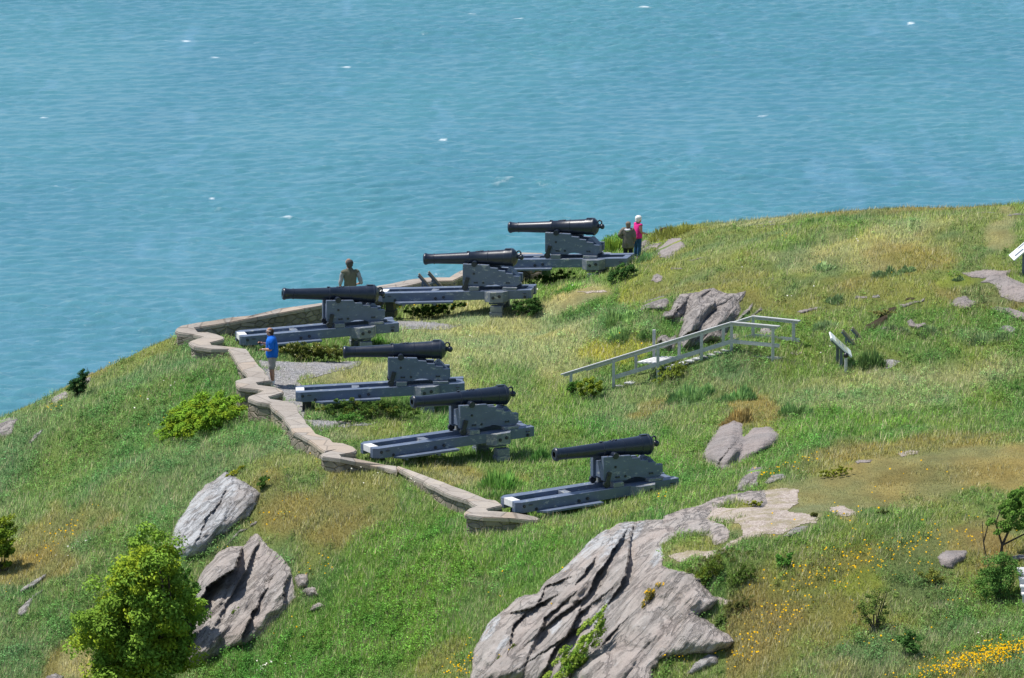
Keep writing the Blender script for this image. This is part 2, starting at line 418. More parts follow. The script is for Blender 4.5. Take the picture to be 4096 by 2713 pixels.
def pip(pu, pv, poly):
    """points in polygon"""
    poly = np.asarray(poly, float); ins = np.zeros(np.shape(pu), bool); n = len(poly); j = n - 1
    for i in range(n):
        xi, yi = poly[i]; xj, yj = poly[j]
        if yi != yj:
            c = ((yi > pv) != (yj > pv)) & (pu < (xj - xi) * (pv - yi) / (yj - yi) + xi); ins ^= c
        j = i
    return ins
def seg_dist(pu, pv, pts, closed=False):
    pts = np.asarray(pts, float); best = np.full(np.shape(pu), 1e9); side = np.zeros(np.shape(pu))
    n = len(pts)
    for i in range(n if closed else n - 1):
        a = pts[i]; b = pts[(i + 1) % n]; ab = b - a; L = (ab ** 2).sum() + 1e-9
        t = np.clip(((pu - a[0]) * ab[0] + (pv - a[1]) * ab[1]) / L, 0, 1)
        dx = pu - a[0] - t * ab[0]; dy = pv - a[1] - t * ab[1]; dd = np.hypot(dx, dy)
        s = ab[0] * dy - ab[1] * dx
        m = dd < best; best = np.where(m, dd, best); side = np.where(m, s, side)
    return best, side

# ------------------------------------------------------------------ vegetation zones: kind of growth by place
#          colour (albedo)        blade height, density
KIND = {'lush':((.215,.350,.086),.145,1.0),'bright':((.205,.390,.074),.165,1.1),'blue':((.235,.350,.135),.145,1.0),
        'straw':((.53,.52,.235),.12,.9),'pale':((.43,.49,.195),.12,1.0),'olive':((.262,.315,.086),.105,.9),'brown':((.325,.275,.090),.105,.9),
        'dry':((.365,.325,.125),.05,1.2),'dark':((.12,.20,.055),.13,1.0),'moss':((.31,.37,.06),.06,.9),'yellow':((.50,.50,.07),.13,1.0),'trod':((.385,.365,.165),.045,1.0),'soil':((.10,.075,.05),.03,.3),'rust':((.37,.255,.095),.10,.9)}
def E(k, u, v, ru, rv, rot=0, s=1.0): return (k, u, v, ru, rv, R(rot), s)
D = 1.7305
ZONES = [  # in order, later ones win
 E('blue',300,2000,1100,900,0,.85), E('lush',500,1800,500,260,-25,.7), E('bright',950,1640,240,180,0,.5),
 E('olive',480,1420,330,75,-28,.85), E('olive',180,1570,190,60,-28,.9), E('brown',330,1480,150,40,-28,.5), E('olive',700,1370,110,50,-10,.6),
 E('lush',600,2250,280,260,0,.6), E('brown',250,2130,260,70,-30,.65), E('brown',120,2270,170,70,-20,.75), E('lush',250,2450,250,150,0,.6), E('brown',280,2640,110,70,-40,.8), E('straw',310,2640,70,60,-40,.7),
 E('blue',700,1900,400,120,-15,.6), E('pale',1180,1800,180,80,0,.4),
 # slope below the battery
 E('olive',1250,2050,330,240,20,.8), E('brown',1310,2080,260,130,10,.85), E('brown',1420,1960,180,90,0,.6), E('brown',1080,1960,70,80,0,.6),
 E('bright',1750,2350,560,280,-25,.95), E('bright',1300,2600,520,190,-25,.95), E('bright',1650,2150,240,90,-10,.8), E('lush',2000,2120,250,60,0,.6), E('brown',1750,2640,140,50,-35,.5), E('blue',1930,2430,70,140,10,.5),
 # terrace
 E('straw',2000,1380,430,190,0,.7), E('pale',1950,1450,450,200,10,.75), E('straw',2250,1200,190,50,-12,.9), E('trod',2330,1185,110,30,-15,.8), E('straw',1500,1500,230,50,-5,.6), E('trod',1300,1520,120,25,-5,.6),
 E('olive',1450,1735,160,45,-5,.85), E('straw',1400,1740,100,25,-5,.4), E('olive',1560,1800,120,30,0,.6), E('lush',2150,1640,330,170,30,.8), E('bright',2450,1750,300,180,30,.8), E('lush',2100,1800,350,140,0,.6),
 E('olive',1850,1900,280,60,0,.7), E('brown',1850,1910,230,45,0,.6), E('straw',1950,1960,180,30,20,.4), E('lush',1990,1860,120,60,0,.7), E('olive',2350,2060,330,35,-8,.7),
 E('dark',1560,1245,230,22,0,.0),
 E('lush',2500,1270,170,90,0,.8), E('blue',2480,1300,160,90,0,.7), E('yellow',2480,1390,170,60,-12,.85), E('yellow',2530,1170,70,60,60,.5), E('olive',2600,1180,90,60,-10,.6),
 # gully and right slopes
 E('blue',2750,1570,420,160,-12,.85), E('lush',3400,1640,700,140,-6,.85), E('pale',3500,1560,500,90,-6,.6), E('blue',3100,1600,250,100,-10,.5), E('bright',3300,1720,450,60,-6,.7),
 E('brown',2600,1640,110,35,-15,.7), E('brown',3020,1640,110,80,60,.85), E('brown',2870,1570,80,50,-20,.4), E('olive',2990,1720,140,60,10,.6), E('straw',3800,1490,350,60,-4,.5), E('olive',3700,1400,400,90,0,.6),
 # right hill
 E('olive',3350,1030,900,260,-4,.9), E('pale',3350,950,600,60,-8,.55), E('straw',3450,960,400,70,-6,.3), E('bright',3200,950,330,45,-14,.65), E('lush',3080,1010,160,25,-14,.5), E('olive',2850,1100,330,90,-10,.7), E('brown',2820,1130,260,50,-10,.35),
 E('brown',3650,830,450,22,-3,.8), E('straw',3000,880,250,25,-6,.7), E('straw',3350,1050,250,60,0,.5), E('brown',3250,1180,350,60,-5,.25), E('olive',3300,1250,420,80,-8,.6), E('lush',3300,1290,300,50,-10,.4),
 E('trod',4010,930,60,90,25,.85), E('brown',3900,1180,200,60,10,.55), E('moss',3850,1120,110,30,-4,.8), E('brown',4020,1200,110,30,10,.7), E('olive',2760,910,120,60,-20,.7), E('yellow',2700,930,110,35,-25,.5),
 E('bright',2450,960,90,50,0,.8), E('lush',3700,1350,400,60,4,.4), E('blue',3900,1340,170,40,0,.6), E('lush',3550,880,380,30,-4,.35),
 # near shelf and slope
 E('dry',3680,1900,620,120,-7,1.0), E('dry',3250,2010,330,80,-8,.9), E('brown',3650,1780,480,38,-6,.75), E('brown',3800,1900,300,40,-4,.4), E('brown',3300,1830,200,40,-20,.6), E('trod',3150,2080,220,50,-10,.8),
 E('olive',3500,2400,900,330,-20,1.0), E('moss',3450,2330,150,60,-10,.75), E('lush',3530,2130,250,70,-20,.75), E('dark',3480,2160,160,28,-22,.6), E('brown',3400,2250,280,60,-20,.35), E('brown',3250,2450,200,80,0,.35), E('olive',3050,2250,140,60,0,.8), E('dark',2950,2270,90,35,-5,.35),
 E('olive',2790,2180,150,45,-5,.9), E('trod',2690,2215,60,40,0,.5), E('trod',3060,2080,110,40,0,.8), E('trod',2960,2120,60,40,0,.8), 
 E('lush',3900,2450,300,140,-20,.7), E('blue',3450,2640,330,90,-15,.7), E('blue',3800,2560,240,60,-15,.6), E('dry',3900,2140,240,60,-20,.6), E('brown',3990,2230,100,60,-40,.6), E('brown',3900,2680,260,60,-15,.5), E('olive',3000,2640,200,90,-10,.6), E('olive',1820,2700,200,40,-20,.7),
]
def zone(u, v, x, y):
    base = np.array(KIND['lush'][0]); n = np.shape(u)
    col = np.broadcast_to(base, n + (3,)).copy(); hh = np.full(n, .15); den = np.ones(n)
    wx = fbm(x * .9, y * .45, 3, 31); wy = fbm(x * .9, y * .45, 3, 57)
    for k, cu, cv, ru, rv, rot, s in ZONES:
        if s <= 0: continue
        du = u - cu + wx * min(ru, 160) * .7; dv = v - cv + wy * min(rv, 80) * .7
        a = (du * math.cos(rot) + dv * math.sin(rot)) / ru; b = (-du * math.sin(rot) + dv * math.cos(rot)) / rv
        r = np.sqrt(a * a + b * b); w = np.clip((1.15 - r) / .45, 0, 1); w = w * w * (3 - 2 * w) * s
        c, h, d = KIND[k]
        col += (np.array(c) - col) * w[..., None]; hh += (h - hh) * w; den += (d - den) * w
    # rusty sorrel and heath patches on the drier ground
    dryg = ((u > 2560) & (v < 1400)) | ((u > 2900) & (v > 2120 - .05 * (u - 2900))); rs = np.clip((fbm(x * .33, y * .22, 4, 311) - .10) / .30, 0, 1) * dryg * np.where(v > 1750, .6, .38)
    col += (np.array(KIND['rust'][0]) - col) * rs[..., None]
    gs = np.clip((fbm(x * .5, y * .3, 3, 331) - .22) / .2, 0, 1) * dryg * .6; col += (np.array(KIND['blue'][0]) * .8 - col) * gs[..., None]
    # natural mottling of species
    p = fbm(x * .8, y * .5, 4, 77); q = fbm(x * 2.6, y * 1.8, 3, 101)
    k1 = np.clip(p * 1.5, -1, 1)[..., None]
    warm = np.array([1.22, 1.07, .92]); cool = np.array([.76, .93, 1.02])
    col = col * np.where(k1 > 0, 1 + (warm - 1) * k1, 1 + (1 - cool) * k1)
    col = col * (1 + .26 * np.clip(q * 1.6, -1, 1))[..., None]
    col = col * (1 + (np.array([1.22, 1.20, 1.20]) - 1) * np.clip((hh[..., None] - .07) / .05, 0, 1))
    return col, hh * (1 + .45 * np.clip(q * 1.5, -1, 1)), den
# ------------------------------------------------------------------ rocks: outline surveyed at the site, own relief, own thickness
ROCKS = []          # outlines, to keep grass off them
def tr(pts, ox, oy, sc): return [(ox + x / sc, oy + y / sc) for x, y in pts]

def rock(label, poly, mat='rock', p=1.5, bulge=.35, ledges=(), cracks=(), rough=.10, strike=55, step=6.0, name='rock_outcrop', group=None, keepgrass=False, lam=26, lichen=()):
    poly = np.array(poly, float)
    if not keepgrass: ROCKS.append(poly)
    u0, v0 = poly.min(0) - 3 * step; u1, v1 = poly.max(0) + 3 * step
    if (u1 - u0) < 160: step = max(2.5, (u1 - u0) / 30)
    gu = np.arange(u0, u1, step); gv = np.arange(v0, v1, step)
    U, V = np.meshgrid(gu, gv)
    sx = fbm(U / 40, V / 40, 3, 5) * 7; sy = fbm(U / 40, V / 40, 3, 8) * 7
    ins = pip(U + sx, V + sy, poly); d, _ = seg_dist(U + sx, V + sy, poly, True); d = np.where(ins, d, -d)
    keep = d > -1.6 * step
    Yt = hitY(U.ravel(), V.ravel()).reshape(U.shape)
    for _ in range(2):
        Yt[1:-1, 1:-1] = (Yt[1:-1, 1:-1] * 2 + Yt[:-2, 1:-1] + Yt[2:, 1:-1] + Yt[1:-1, :-2] + Yt[1:-1, 2:]) / 6
    # per column: ground distance at the foot and at the top
    nb = len(gu); vb = np.full(nb, np.nan); vt = np.full(nb, np.nan)
    for i in range(nb):
        k = np.where(ins[:, i])[0]
        if len(k): vt[i], vb[i] = gv[k[0]], gv[k[-1]]
    ok = ~np.isnan(vb); idx = np.arange(nb)
    vb = np.interp(idx, idx[ok], vb[ok]); vt = np.interp(idx, idx[ok], vt[ok])
    ker = np.ones(7) / 7
    sm = lambda a: np.convolve(np.pad(a, 3, 'edge'), ker, 'valid')
    vb, vt = sm(vb), sm(vt)
    Yb = sm(hitY(gu, vb)); Ytp = sm(hitY(gu, vt))
    t = np.clip((vb[None] - V) / np.maximum(vb - vt, 1)[None], 0, 1)
    Yp = Yb[None] + (Ytp - Yb)[None] * t ** p
    edge = 1 - np.exp(-np.clip(d, 0, None) / lam)
    rel = np.maximum(Yt - Yp, 0) * np.clip(d / (2 * lam), 0, 1) + bulge * edge
    c, s = math.cos(R(strike)), math.sin(R(strike))
    al = (U * c - V * s) / 136; ac = (U * s + V * c) / 136        # metres along / across strike
    sd = int(abs(poly[0, 0]) * 7) % 1000
    rn = rough * (1.5 * fbm(al * .55, ac * 1.5, 3, 400 + sd) + 1.3 * fbm(al * .9, ac * 3.2, 5, 100 + sd) + .6 * (1 - 2 * np.abs(fbm(al * .5 + 3, ac * 1.7, 4, 200 + sd))) + .5 * fbm(al * 5, ac * 8, 3, 300 + sd))
    # overlapping slabs: rounded on the sun side, dropping sharply on the other
    if rough >= .085:
        wq = ac * 1.15 + .55 * fbm(al * .6, ac * .8, 3, 500 + sd) + .25 * fbm(al * 2, ac * 2, 3, 520 + sd)
        fr = wq - np.floor(wq); saw = np.where(fr < .82, (fr / .82) ** .7, 1 - (fr - .82) / .18)
        amp = np.clip(.5 + 1.3 * fbm(al * .45 + np.floor(wq) * 7.3, np.floor(wq) * 3.1, 3, 540 + sd), 0, 1.2)
        w2 = ac * 3.1 + .6 * fbm(al * 1.1, ac * 1.5, 3, 560 + sd); f2 = w2 - np.floor(w2); s2 = np.where(f2 < .8, f2 / .8, 1 - (f2 - .8) / .2)
        a2 = np.clip(.35 + 1.5 * fbm(al * .9 + np.floor(w2) * 5.3, np.floor(w2) * 2.7, 3, 580 + sd), 0, 1)
        rn = rn + rough * (1.7 * amp * (saw - .5) + .6 * a2 * (s2 - .5))
    rel = rel + rn * edge + .10 * edge
    for ln, h, w in ledges:      # step: the surface right of the line lies further back
        wob = fbm(U / 25, V / 25, 2, 44) * 8
        dd, sd_ = seg_dist(U + wob, V, ln)
        rel = rel - np.where(sd_ < 0, h * (.26 * np.exp(-dd / w) + .60 * np.exp(-dd / (2.6 * w))), -.55 * h * np.exp(-dd / (1.6 * w))) * edge
    for ln, h, w in cracks:
        wob = fbm(U / 25, V / 25, 2, 48) * 8
        dd, _ = seg_dist(U + wob, V, ln)
        rel = rel - h * (.30 * np.exp(-(dd / w) ** 1.2) + .75 * np.exp(-dd / (4.5 * w))) * edge
    rel = np.where(rel < .06, .06 * np.exp(np.clip(rel - .06, -6, 0)), rel) * np.clip(edge * 4, 0, 1)
    Yr = Yt - rel + np.where(d < 0, .35, 0)
    P = at_Y(U, V, Yr)
    LI = np.zeros(U.shape)
    for lu, lv, lru, lrv, lrot in lichen:
        c_, s_ = math.cos(R(lrot)), math.sin(R(lrot)); q = np.hypot(((U - lu) * c_ + (V - lv) * s_) / lru, (-(U - lu) * s_ + (V - lv) * c_) / lrv)
        LI = np.maximum(LI, np.clip(1.5 - q + .5 * fbm(U / 40, V / 40, 3, 71), 0, 1))
    vid = -np.ones(U.shape, int); vid[keep] = np.arange(keep.sum())
    a, b, cc, dd = vid[:-1, :-1], vid[1:, :-1], vid[1:, 1:], vid[:-1, 1:]
    m = (a >= 0) & (b >= 0) & (cc >= 0) & (dd >= 0)
    faces = np.stack([a[m], b[m], cc[m], dd[m]], -1)
    V3 = P[keep]; org = V3.mean(0); org[2] = V3[:, 2].min()
    me = np_mesh(name, V3 - org, faces, smooth=True, attrs={'lichen': LI[keep]})
    o = mobj(name, me, M[mat], None, org)
    tag(o, label, 'rock' if name != 'shade_patch' else 'turf bank', group)
    return o

R1 = lambda p: tr(p, 1850, 2050, 2.3647)
R2 = lambda p: tr(p, 2500, 1950, 2.0553)
R3 = lambda p: tr(p, 2480, 1080, 3.3829)
R4 = lambda p: tr(p, 650, 1850, 1.96)
R5 = lambda p: tr(p, 2380, 850, 3.8194)
R6 = lambda p: tr(p, 3200, 950, 2.6429)
R8 = lambda p: tr(p, 2700, 1600, 1.409)
RL = lambda p: tr(p, 0, 1250, 1.072)
def build_rocks():
    # big foreground outcrop
    E_ = R1([(60,1640),(75,1500),(90,1340),(110,1270),(180,1150),(230,1050),(290,990),(370,940),(430,880),(510,810),(580,775),(700,765),(740,700),(800,640),(900,560),(1010,460),(1080,390),(1160,300),(1270,210),(1370,150),(1460,100),(1560,85),(1700,70)]) + \
         R2([(310,255),(420,300),(420,410),(300,480),(330,560),(320,650),(460,680),(560,700),(620,760),(700,855),(770,930),(720,1000),(620,1050),(720,1120),(800,1190),(860,1212),(905,1262),(870,1312),(830,1340),(720,1370),(560,1380),(380,1400),(290,1430),(280,1480),(240,1500),(240,1640)])
    rock('huge grey-pink rock outcrop with pale lichen filling the bottom centre', E_, 'rock', 1.22, .6,
      ledges=[(R1([(1490,260),(1440,340),(1370,480),(1290,560),(1220,700)]), .45, 46), (R1([(1580,330),(1565,450),(1540,560),(1500,690),(1420,800),(1330,940),(1270,980)]), .6, 80),
        (R1([(920,650),(800,700),(750,790)]), .35, 18), (R1([(890,905),(780,1000),(740,1090)]), .3, 34), (R1([(1090,850),(950,950),(880,1010)]), .35, 34), (R1([(1170,905),(1100,960),(1020,1110)]), .4, 34),
        (R1([(760,850),(650,910),(510,940)]), .4, 18), (R1([(580,970),(490,1060),(465,1180)]), .3, 18), (R1([(1000,1150),(860,1300),(780,1480)]), .35, 22), (R1([(1230,470),(1120,620)]), .25, 10), (R1([(1480,1080),(1400,1170)]), .35, 14),
        (R2([(240,340),(420,300),(560,290)]), .3, 20)],
      cracks=[(R1([(770,880),(1100,860),(1200,770),(1290,640)]), .45, 14), (R1([(1250,990),(1380,890),(1560,790),(1700,830),(1850,860)]), .55, 14), (R1([(1090,1568),(1140,1400),(1210,1240),(1240,1000)]), .4, 14),
        (R1([(570,1568),(620,1400),(760,1180)]), .25, 8), (R1([(1140,1420),(1300,1330),(1500,1260),(1700,1290)]), .3, 10), (R2([(230,980),(300,1020),(390,1100)]), .25, 8)], rough=.115, strike=52, step=4.5, lichen=[(2330,2180,150,45,-38), (2480,2150,100,26,-55), (2550,2120,60,16,-60), (2260,2250,60,25,-40), (2420,2430,40,16,-60), (2230,2500,30,14,-50), (2010,2580,40,14,-60), (2390,2470,50,14,-50), (1950,2500,30,60,30), (2640,2210,50,16,-60)])
    rock('flat knobbly rock ledge beside the pale grit path above the big outcrop', R2([(310,232),(480,172),(640,127),(760,77),(870,47),(1000,22),(1150,20),(1190,150),(1100,175),(950,130),(830,150),(720,190),(700,270),(830,310),(865,360),(860,410),(830,460),(740,480),(690,400),(590,395),(520,405),(420,410),(250,345),(230,320),(300,280)]), 'rock', 1.2, .22,
      ledges=[(R2([(240,330),(420,290),(560,300),(690,280)]), .0, 10)], cracks=[(R2([(250,340),(430,380),(520,370),(690,330)]), .3, 9), (R2([(600,390),(640,330),(700,260)]), .25, 8), (R2([(480,290),(430,380)]), .2, 7)], rough=.14, strike=20, step=4.0)
    rock('low pale domed rock among yellow flowers at the bottom edge', R8([(40,1560),(110,1480),(190,1425),(250,1440),(240,1490),(130,1540)]), 'rock_pale', 1.5, .35, rough=.06)
    rock('small bluish boulder at the end of the grit path', R8([(600,775),(660,720),(770,700),(740,750),(660,780)]), 'rock_pale', 1.6, .4, rough=.06, strike=20)
    # middle boulder
    rock('large two-humped boulder in the green gully below the boardwalk', R8([(145,315),(180,250),(240,160),(310,85),(340,80),(385,130),(390,200),(440,155),(540,145),(600,210),(560,260),(440,320),(340,385),(280,405),(180,370)]), 'rock_flat', 1.6, .7,
      ledges=[(R8([(360,215),(300,280),(250,350)]), .12, 12)], cracks=[(R8([(388,130),(400,220),(370,300),(330,350)]), .6, 14)], rough=.07, strike=50, step=4.5)
    rock('angular dark-streaked boulder at the top of the grit path', R8([(310,515),(380,430),(430,380),(510,370),(480,430),(470,490),(380,515)]), 'rock_grey', 1.6, .4, ledges=[(R8([(470,390),(430,450),(360,510)]), .3, 14)], rough=.12)
    rock('small pale rock with yellow flowers in front of it', R8([(500,470),(540,420),(600,410),(650,430),(600,450),(540,475)]), 'rock_pale', 1.5, .4, rough=.06)
    rock('pinkish rock beside the small tree at the right edge', R8([(1480,890),(1520,850),(1640,840),(1660,860),(1640,900),(1590,930),(1560,960),(1500,940)]), 'rock_flat', 1.5, .4, rough=.07, strike=20)
    rock('thin flat stone at the edge of the dry grass shelf', R8([(1005,352),(1060,335),(1125,328),(1100,352),(1030,364)]), 'rock_flat', 1.3, .32, rough=.03, strike=10)
    rock('dark-sided stone at the right edge under the small tree', R8([(1895,875),(1967,868),(1990,880),(1990,915),(1900,905)]), 'rock_pale', 1.6, .45, rough=.05)
    # lower left pair
    rock('pale lichen-covered slab rock above the leafy tree', R4([(60,700),(70,545),(120,440),(170,380),(260,240),(330,175),(400,140),(490,68),(530,90),(600,130),(700,190),(770,240),(740,330),(680,430),(600,470),(520,560),(440,590),(370,680),(300,740),(150,760)]), 'rock_pale', 1.4, .55,
      ledges=[(R4([(500,210),(440,320),(340,440),(270,600)]), .14, 12), (R4([(160,380),(110,480),(70,545)]), .25, 14)], cracks=[(R4([(620,250),(680,230),(740,210)]), .12, 8), (R4([(180,330),(300,280)]), .12, 6), (R4([(560,300),(500,400),(440,560)]), .12, 10), (R4([(300,210),(240,330),(200,470)]), .10, 8)], rough=.16, strike=52, step=4.5, lichen=[(800,2060,120,90,-45), (760,2180,90,50,-45), (900,1950,70,40,-40)])
    rock('tall fissured slab rock beside the leafy tree', R4([(130,1568),(190,1180),(250,1000),(300,860),(380,760),(450,690),(530,660),(640,640),(690,580),(740,550),(800,620),(850,670),(940,740),(1010,820),(1035,930),(1045,1060),(990,1130),(960,1160),(930,1230),(860,1290),(760,1370),(650,1430),(480,1480),(360,1568),(200,1640)]), 'rock', 1.5, .75,
      ledges=[(R4([(640,640),(610,720),(560,840),(440,915),(340,980),(300,1070)]), 1.15, 120), (R4([(700,745),(650,850),(560,1010)]), .55, 45), (R4([(730,1140),(680,1230),(640,1330),(610,1430)]), .5, 30), (R4([(1000,870),(930,1040),(960,1150)]), .4, 25)],
      cracks=[(R4([(950,840),(880,900),(820,1000),(780,1060)]), .25, 8), (R4([(430,1260),(560,1250),(660,1140)]), .25, 14), (R4([(840,690),(720,880)]), .18, 7)], rough=.12, strike=62, step=5)
    rock('narrow rock rib between the two slab rocks', R4([(440,690),(520,610),(600,520),(680,515),(690,470),(750,440),(740,480),(660,540),(600,560),(540,630),(470,695)]), 'rock_grey', 1.4, .25, rough=.08)
    for pts, lab in (([(1030,900),(1060,875),(1140,865),(1150,930),(1140,980),(1050,990)], 'dark broken stone wedged behind the slab rock'),
                     ([(1060,1020),(1110,980),(1200,975),(1240,1050),(1150,1055)], 'flat tan stone resting beside the slab rock'),
                     ([(1120,1190),(1170,1120),(1230,1095),(1290,1120),(1250,1150)], 'pinkish stone lowest of the three beside the slab rock')):
        rock(lab, R4(pts), 'rock', 1.7, .35, rough=.07, name='loose_stone', group='loose stones beside the slab rock')
    # far left
    rock('dark rounded boulder at the left edge above the sea', RL([(-30,480),(0,462),(30,450),(85,453),(70,480),(55,520),(0,545),(-30,545)]), 'rock_grey', 1.9, .5, rough=.05)
    rock('pale rock strip in the grass of the left slope', RL([(118,558),(150,520),(185,498),(190,506),(160,535),(130,562)]), 'rock_pale', 1.4, .32, rough=.05)
    rock('low tan rock on the rim below the dark bush', RL([(185,385),(230,360),(275,330),(292,340),(290,365),(240,392)]), 'rock', 1.5, .4, rough=.06)
    rock('rock edge just above the dark bush on the rim', RL([(350,300),(385,265),(400,262),(390,300),(365,318)]), 'rock', 1.5, .4, rough=.05)
    rock('upper of two pale slabs low on the left edge', RL([(80,1190),(130,1155),(200,1112),(202,1130),(150,1180),(95,1212)]), 'rock_pale', 1.5, .42, rough=.06)
    rock('lower of two pale slabs low on the left edge', RL([(62,1290),(95,1250),(150,1200),(185,1178),(190,1190),(145,1225),(120,1290),(95,1308)]), 'rock_pale', 1.5, .42, rough=.06)
    rock('grey stone cut by the bottom edge left of the leafy tree', RL([(165,1590),(200,1555),(240,1545),(282,1560),(270,1600)]), 'rock_grey', 1.6, .45, rough=.05)
    # rocks behind the boardwalk
    rock('dark broken base of the crag showing between the slabs behind the boardwalk', R3([(560,650),(650,600),(740,400),(800,330),(1000,290),(1260,238),(1420,300),(1570,305),(1720,272),(1690,360),(1610,460),(1640,540),(1560,700),(1420,900),(1200,1000),(1050,1050),(830,1110),(780,900),(850,720),(700,715)]), 'rock_grey', 1.5, .25, rough=.13, strike=50, step=3)
    rock('low rounded rock left of the crag behind the boardwalk', R3([(235,560),(295,470),(430,400),(560,360),(650,365),(680,420),(650,530),(600,560),(480,555),(350,550)]), 'rock_grey', 1.9, .6, ledges=[(R3([(570,420),(570,550)]), .2, 10)], rough=.09, step=3)
    rock('leaning grey slab left in the crag behind the boardwalk', R3([(545,650),(600,560),(680,540),(740,400),(790,325),(930,300),(1010,295),(960,400),(910,560),(840,650),(700,705),(600,670)]), 'rock_grey', 1.8, .75, ledges=[(R3([(930,340),(880,440),(760,560),(680,690)]), .35, 16), (R3([(800,440),(720,580)]), .2, 10)], rough=.07, step=3)
    rock('tallest split slab of the crag behind the boardwalk', R3([(775,900),(830,750),(880,600),(930,460),(960,400),(1000,300),(1120,260),(1260,240),(1240,290),(1140,370),(1300,345),(1450,320),(1570,310),(1540,370),(1460,480),(1330,560),(1280,600),(1180,720),(1100,850),(1060,960),(1000,1060),(830,1110)]), 'rock_grey', 1.7, .9,
      ledges=[(R3([(1290,370),(1260,480),(1330,530)]), .5, 40), (R3([(1000,820),(900,850),(840,930)]), .45, 50)], cracks=[(R3([(1190,400),(1120,520),(1060,640),(980,700),(840,760)]), .12, 6), (R3([(890,600),(1080,570)]), .06, 5), (R3([(1120,270),(1020,370),(980,440)]), .2, 8)], rough=.06, step=3)
    rock('smooth rounded slab right in the crag behind the boardwalk', R3([(1140,780),(1250,650),(1400,590),(1480,500),(1590,460),(1605,540),(1550,630),(1480,720),(1400,790),(1380,960),(1240,980),(1050,1040),(1100,900)]), 'rock_grey', 1.8, .75, cracks=[(R3([(1140,830),(1240,840),(1230,960)]), .12, 6)], rough=.09, step=3)
    rock('narrow wedge rock above the smooth slab', R3([(1460,490),(1560,370),(1640,290),(1720,272),(1690,340),(1600,440),(1500,495)]), 'rock_grey', 1.7, .6, rough=.09, step=3)
    rock('shadowed thin slab above the boardwalk corner', R3([(1555,680),(1680,540),(1800,430),(1815,480),(1740,590),(1660,650),(1600,690)]), 'rock_grey', 1.6, .55, rough=.10, step=3)
    rock('thin slab furthest right above the boardwalk corner', R3([(1735,625),(1900,508),(1945,550),(1820,625)]), 'rock_grey', 1.5, .4, rough=.08, step=3)
    rock('low broken rock behind the tall post of the boardwalk', R3([(488,930),(560,880),(640,880),(680,920),(760,850),(785,960),(750,1130),(640,1120),(550,1090),(540,1010),(488,1010)]), 'rock_grey', 1.8, .6, ledges=[(R3([(585,900),(560,1000)]), .25, 12), (R3([(720,930),(650,1090)]), .2, 12)], rough=.08, step=3)
    rock('flat pinkish rock under the boardwalk landing', R3([(1430,900),(1560,840),(1610,860),(1590,930),(1460,960)]), 'rock_flat', 1.4, .2, rough=.09, step=3)
    rock('flat pale rock inside the boardwalk corner', R3([(1900,790),(2000,755),(2060,770),(2060,900),(1920,920),(1840,890)]), 'rock_flat', 1.3, .2, rough=.09, step=3)
    # by the far visitors
    rock('domed grey boulder right of the two women', R5([(945,565),(1060,460),(1130,400),(1290,375),(1340,460),(1400,520),(1230,630),(1110,710),(1000,710),(955,640)]), 'rock_flat', 1.7, .5, ledges=[(R5([(1090,530),(1030,620)]), .12, 8)], rough=.05, step=3)
    rock('sloping rock rib just behind the two women', R5([(680,570),(740,520),(900,460),(1025,445),(1010,480),(960,535),(890,530),(800,560),(745,630),(720,600)]), 'rock', 1.8, .35, rough=.05)
    rock('dark rounded rock at the hand of the woman in pink', R5([(665,470),(740,410),(850,408),(872,460),(780,505),(700,560)]), 'rock_grey', 1.8, .4, ledges=[(R5([(790,415),(760,500)]), .3, 12)], rough=.05)
    rock('long rock ledge under the iron hoop', R5([(855,415),(950,370),(1130,335),(1325,316),(1312,348),(1120,372),(1020,435),(900,455)]), 'rock', 1.6, .45, rough=.05)
    rock('low rock ledge left of the woman in the jacket', R5([(155,615),(250,560),(430,490),(600,450),(600,480),(440,515),(330,565),(165,628)]), 'rock_grey', 1.5, .4, rough=.05)
    rock('small split rock below the farthest cannon', R5([(845,1035),(900,960),(960,940),(1040,970),(1035,1050),(980,1080)]), 'rock_flat', 1.8, .35, ledges=[(R5([(955,945),(925,1010),(930,1060)]), .25, 8)], rough=.05)
    rock('flat tan rock in the grass above the crag', R5([(1375,745),(1430,700),(1480,705),(1780,645),(1700,690),(1600,725),(1480,750)]), 'rock', 1.2, .15, rough=.05, strike=15)
    rock('tiny flat rock near the farthest cannon', R5([(1140,850),(1260,845),(1370,840),(1360,860),(1240,885),(1160,900)]), 'rock_flat', 1.3, .32, rough=.04, strike=10)
    # right hill
    rock('broad cracked pavement of rock below the right-hand sign', R6([(1690,370),(1800,352),(1950,340),(2240,345),(2190,400),(2350,470),(2460,500),(2460,720),(2330,690),(2110,640),(2085,580),(2050,510),(1930,480),(1890,470),(1960,430),(1800,430)]), 'rock_flat', 1.15, .22,
      cracks=[(R6([(1900,450),(2080,410),(2200,385)]), .12, 4), (R6([(2100,470),(2260,460),(2380,500)]), .1, 4), (R6([(2060,530),(2200,550),(2400,560)]), .1, 4), (R6([(2120,620),(2240,600),(2400,650)]), .1, 4), (R6([(2130,420),(2160,520),(2140,600)]), .08, 4)], rough=.06, strike=8, step=4)
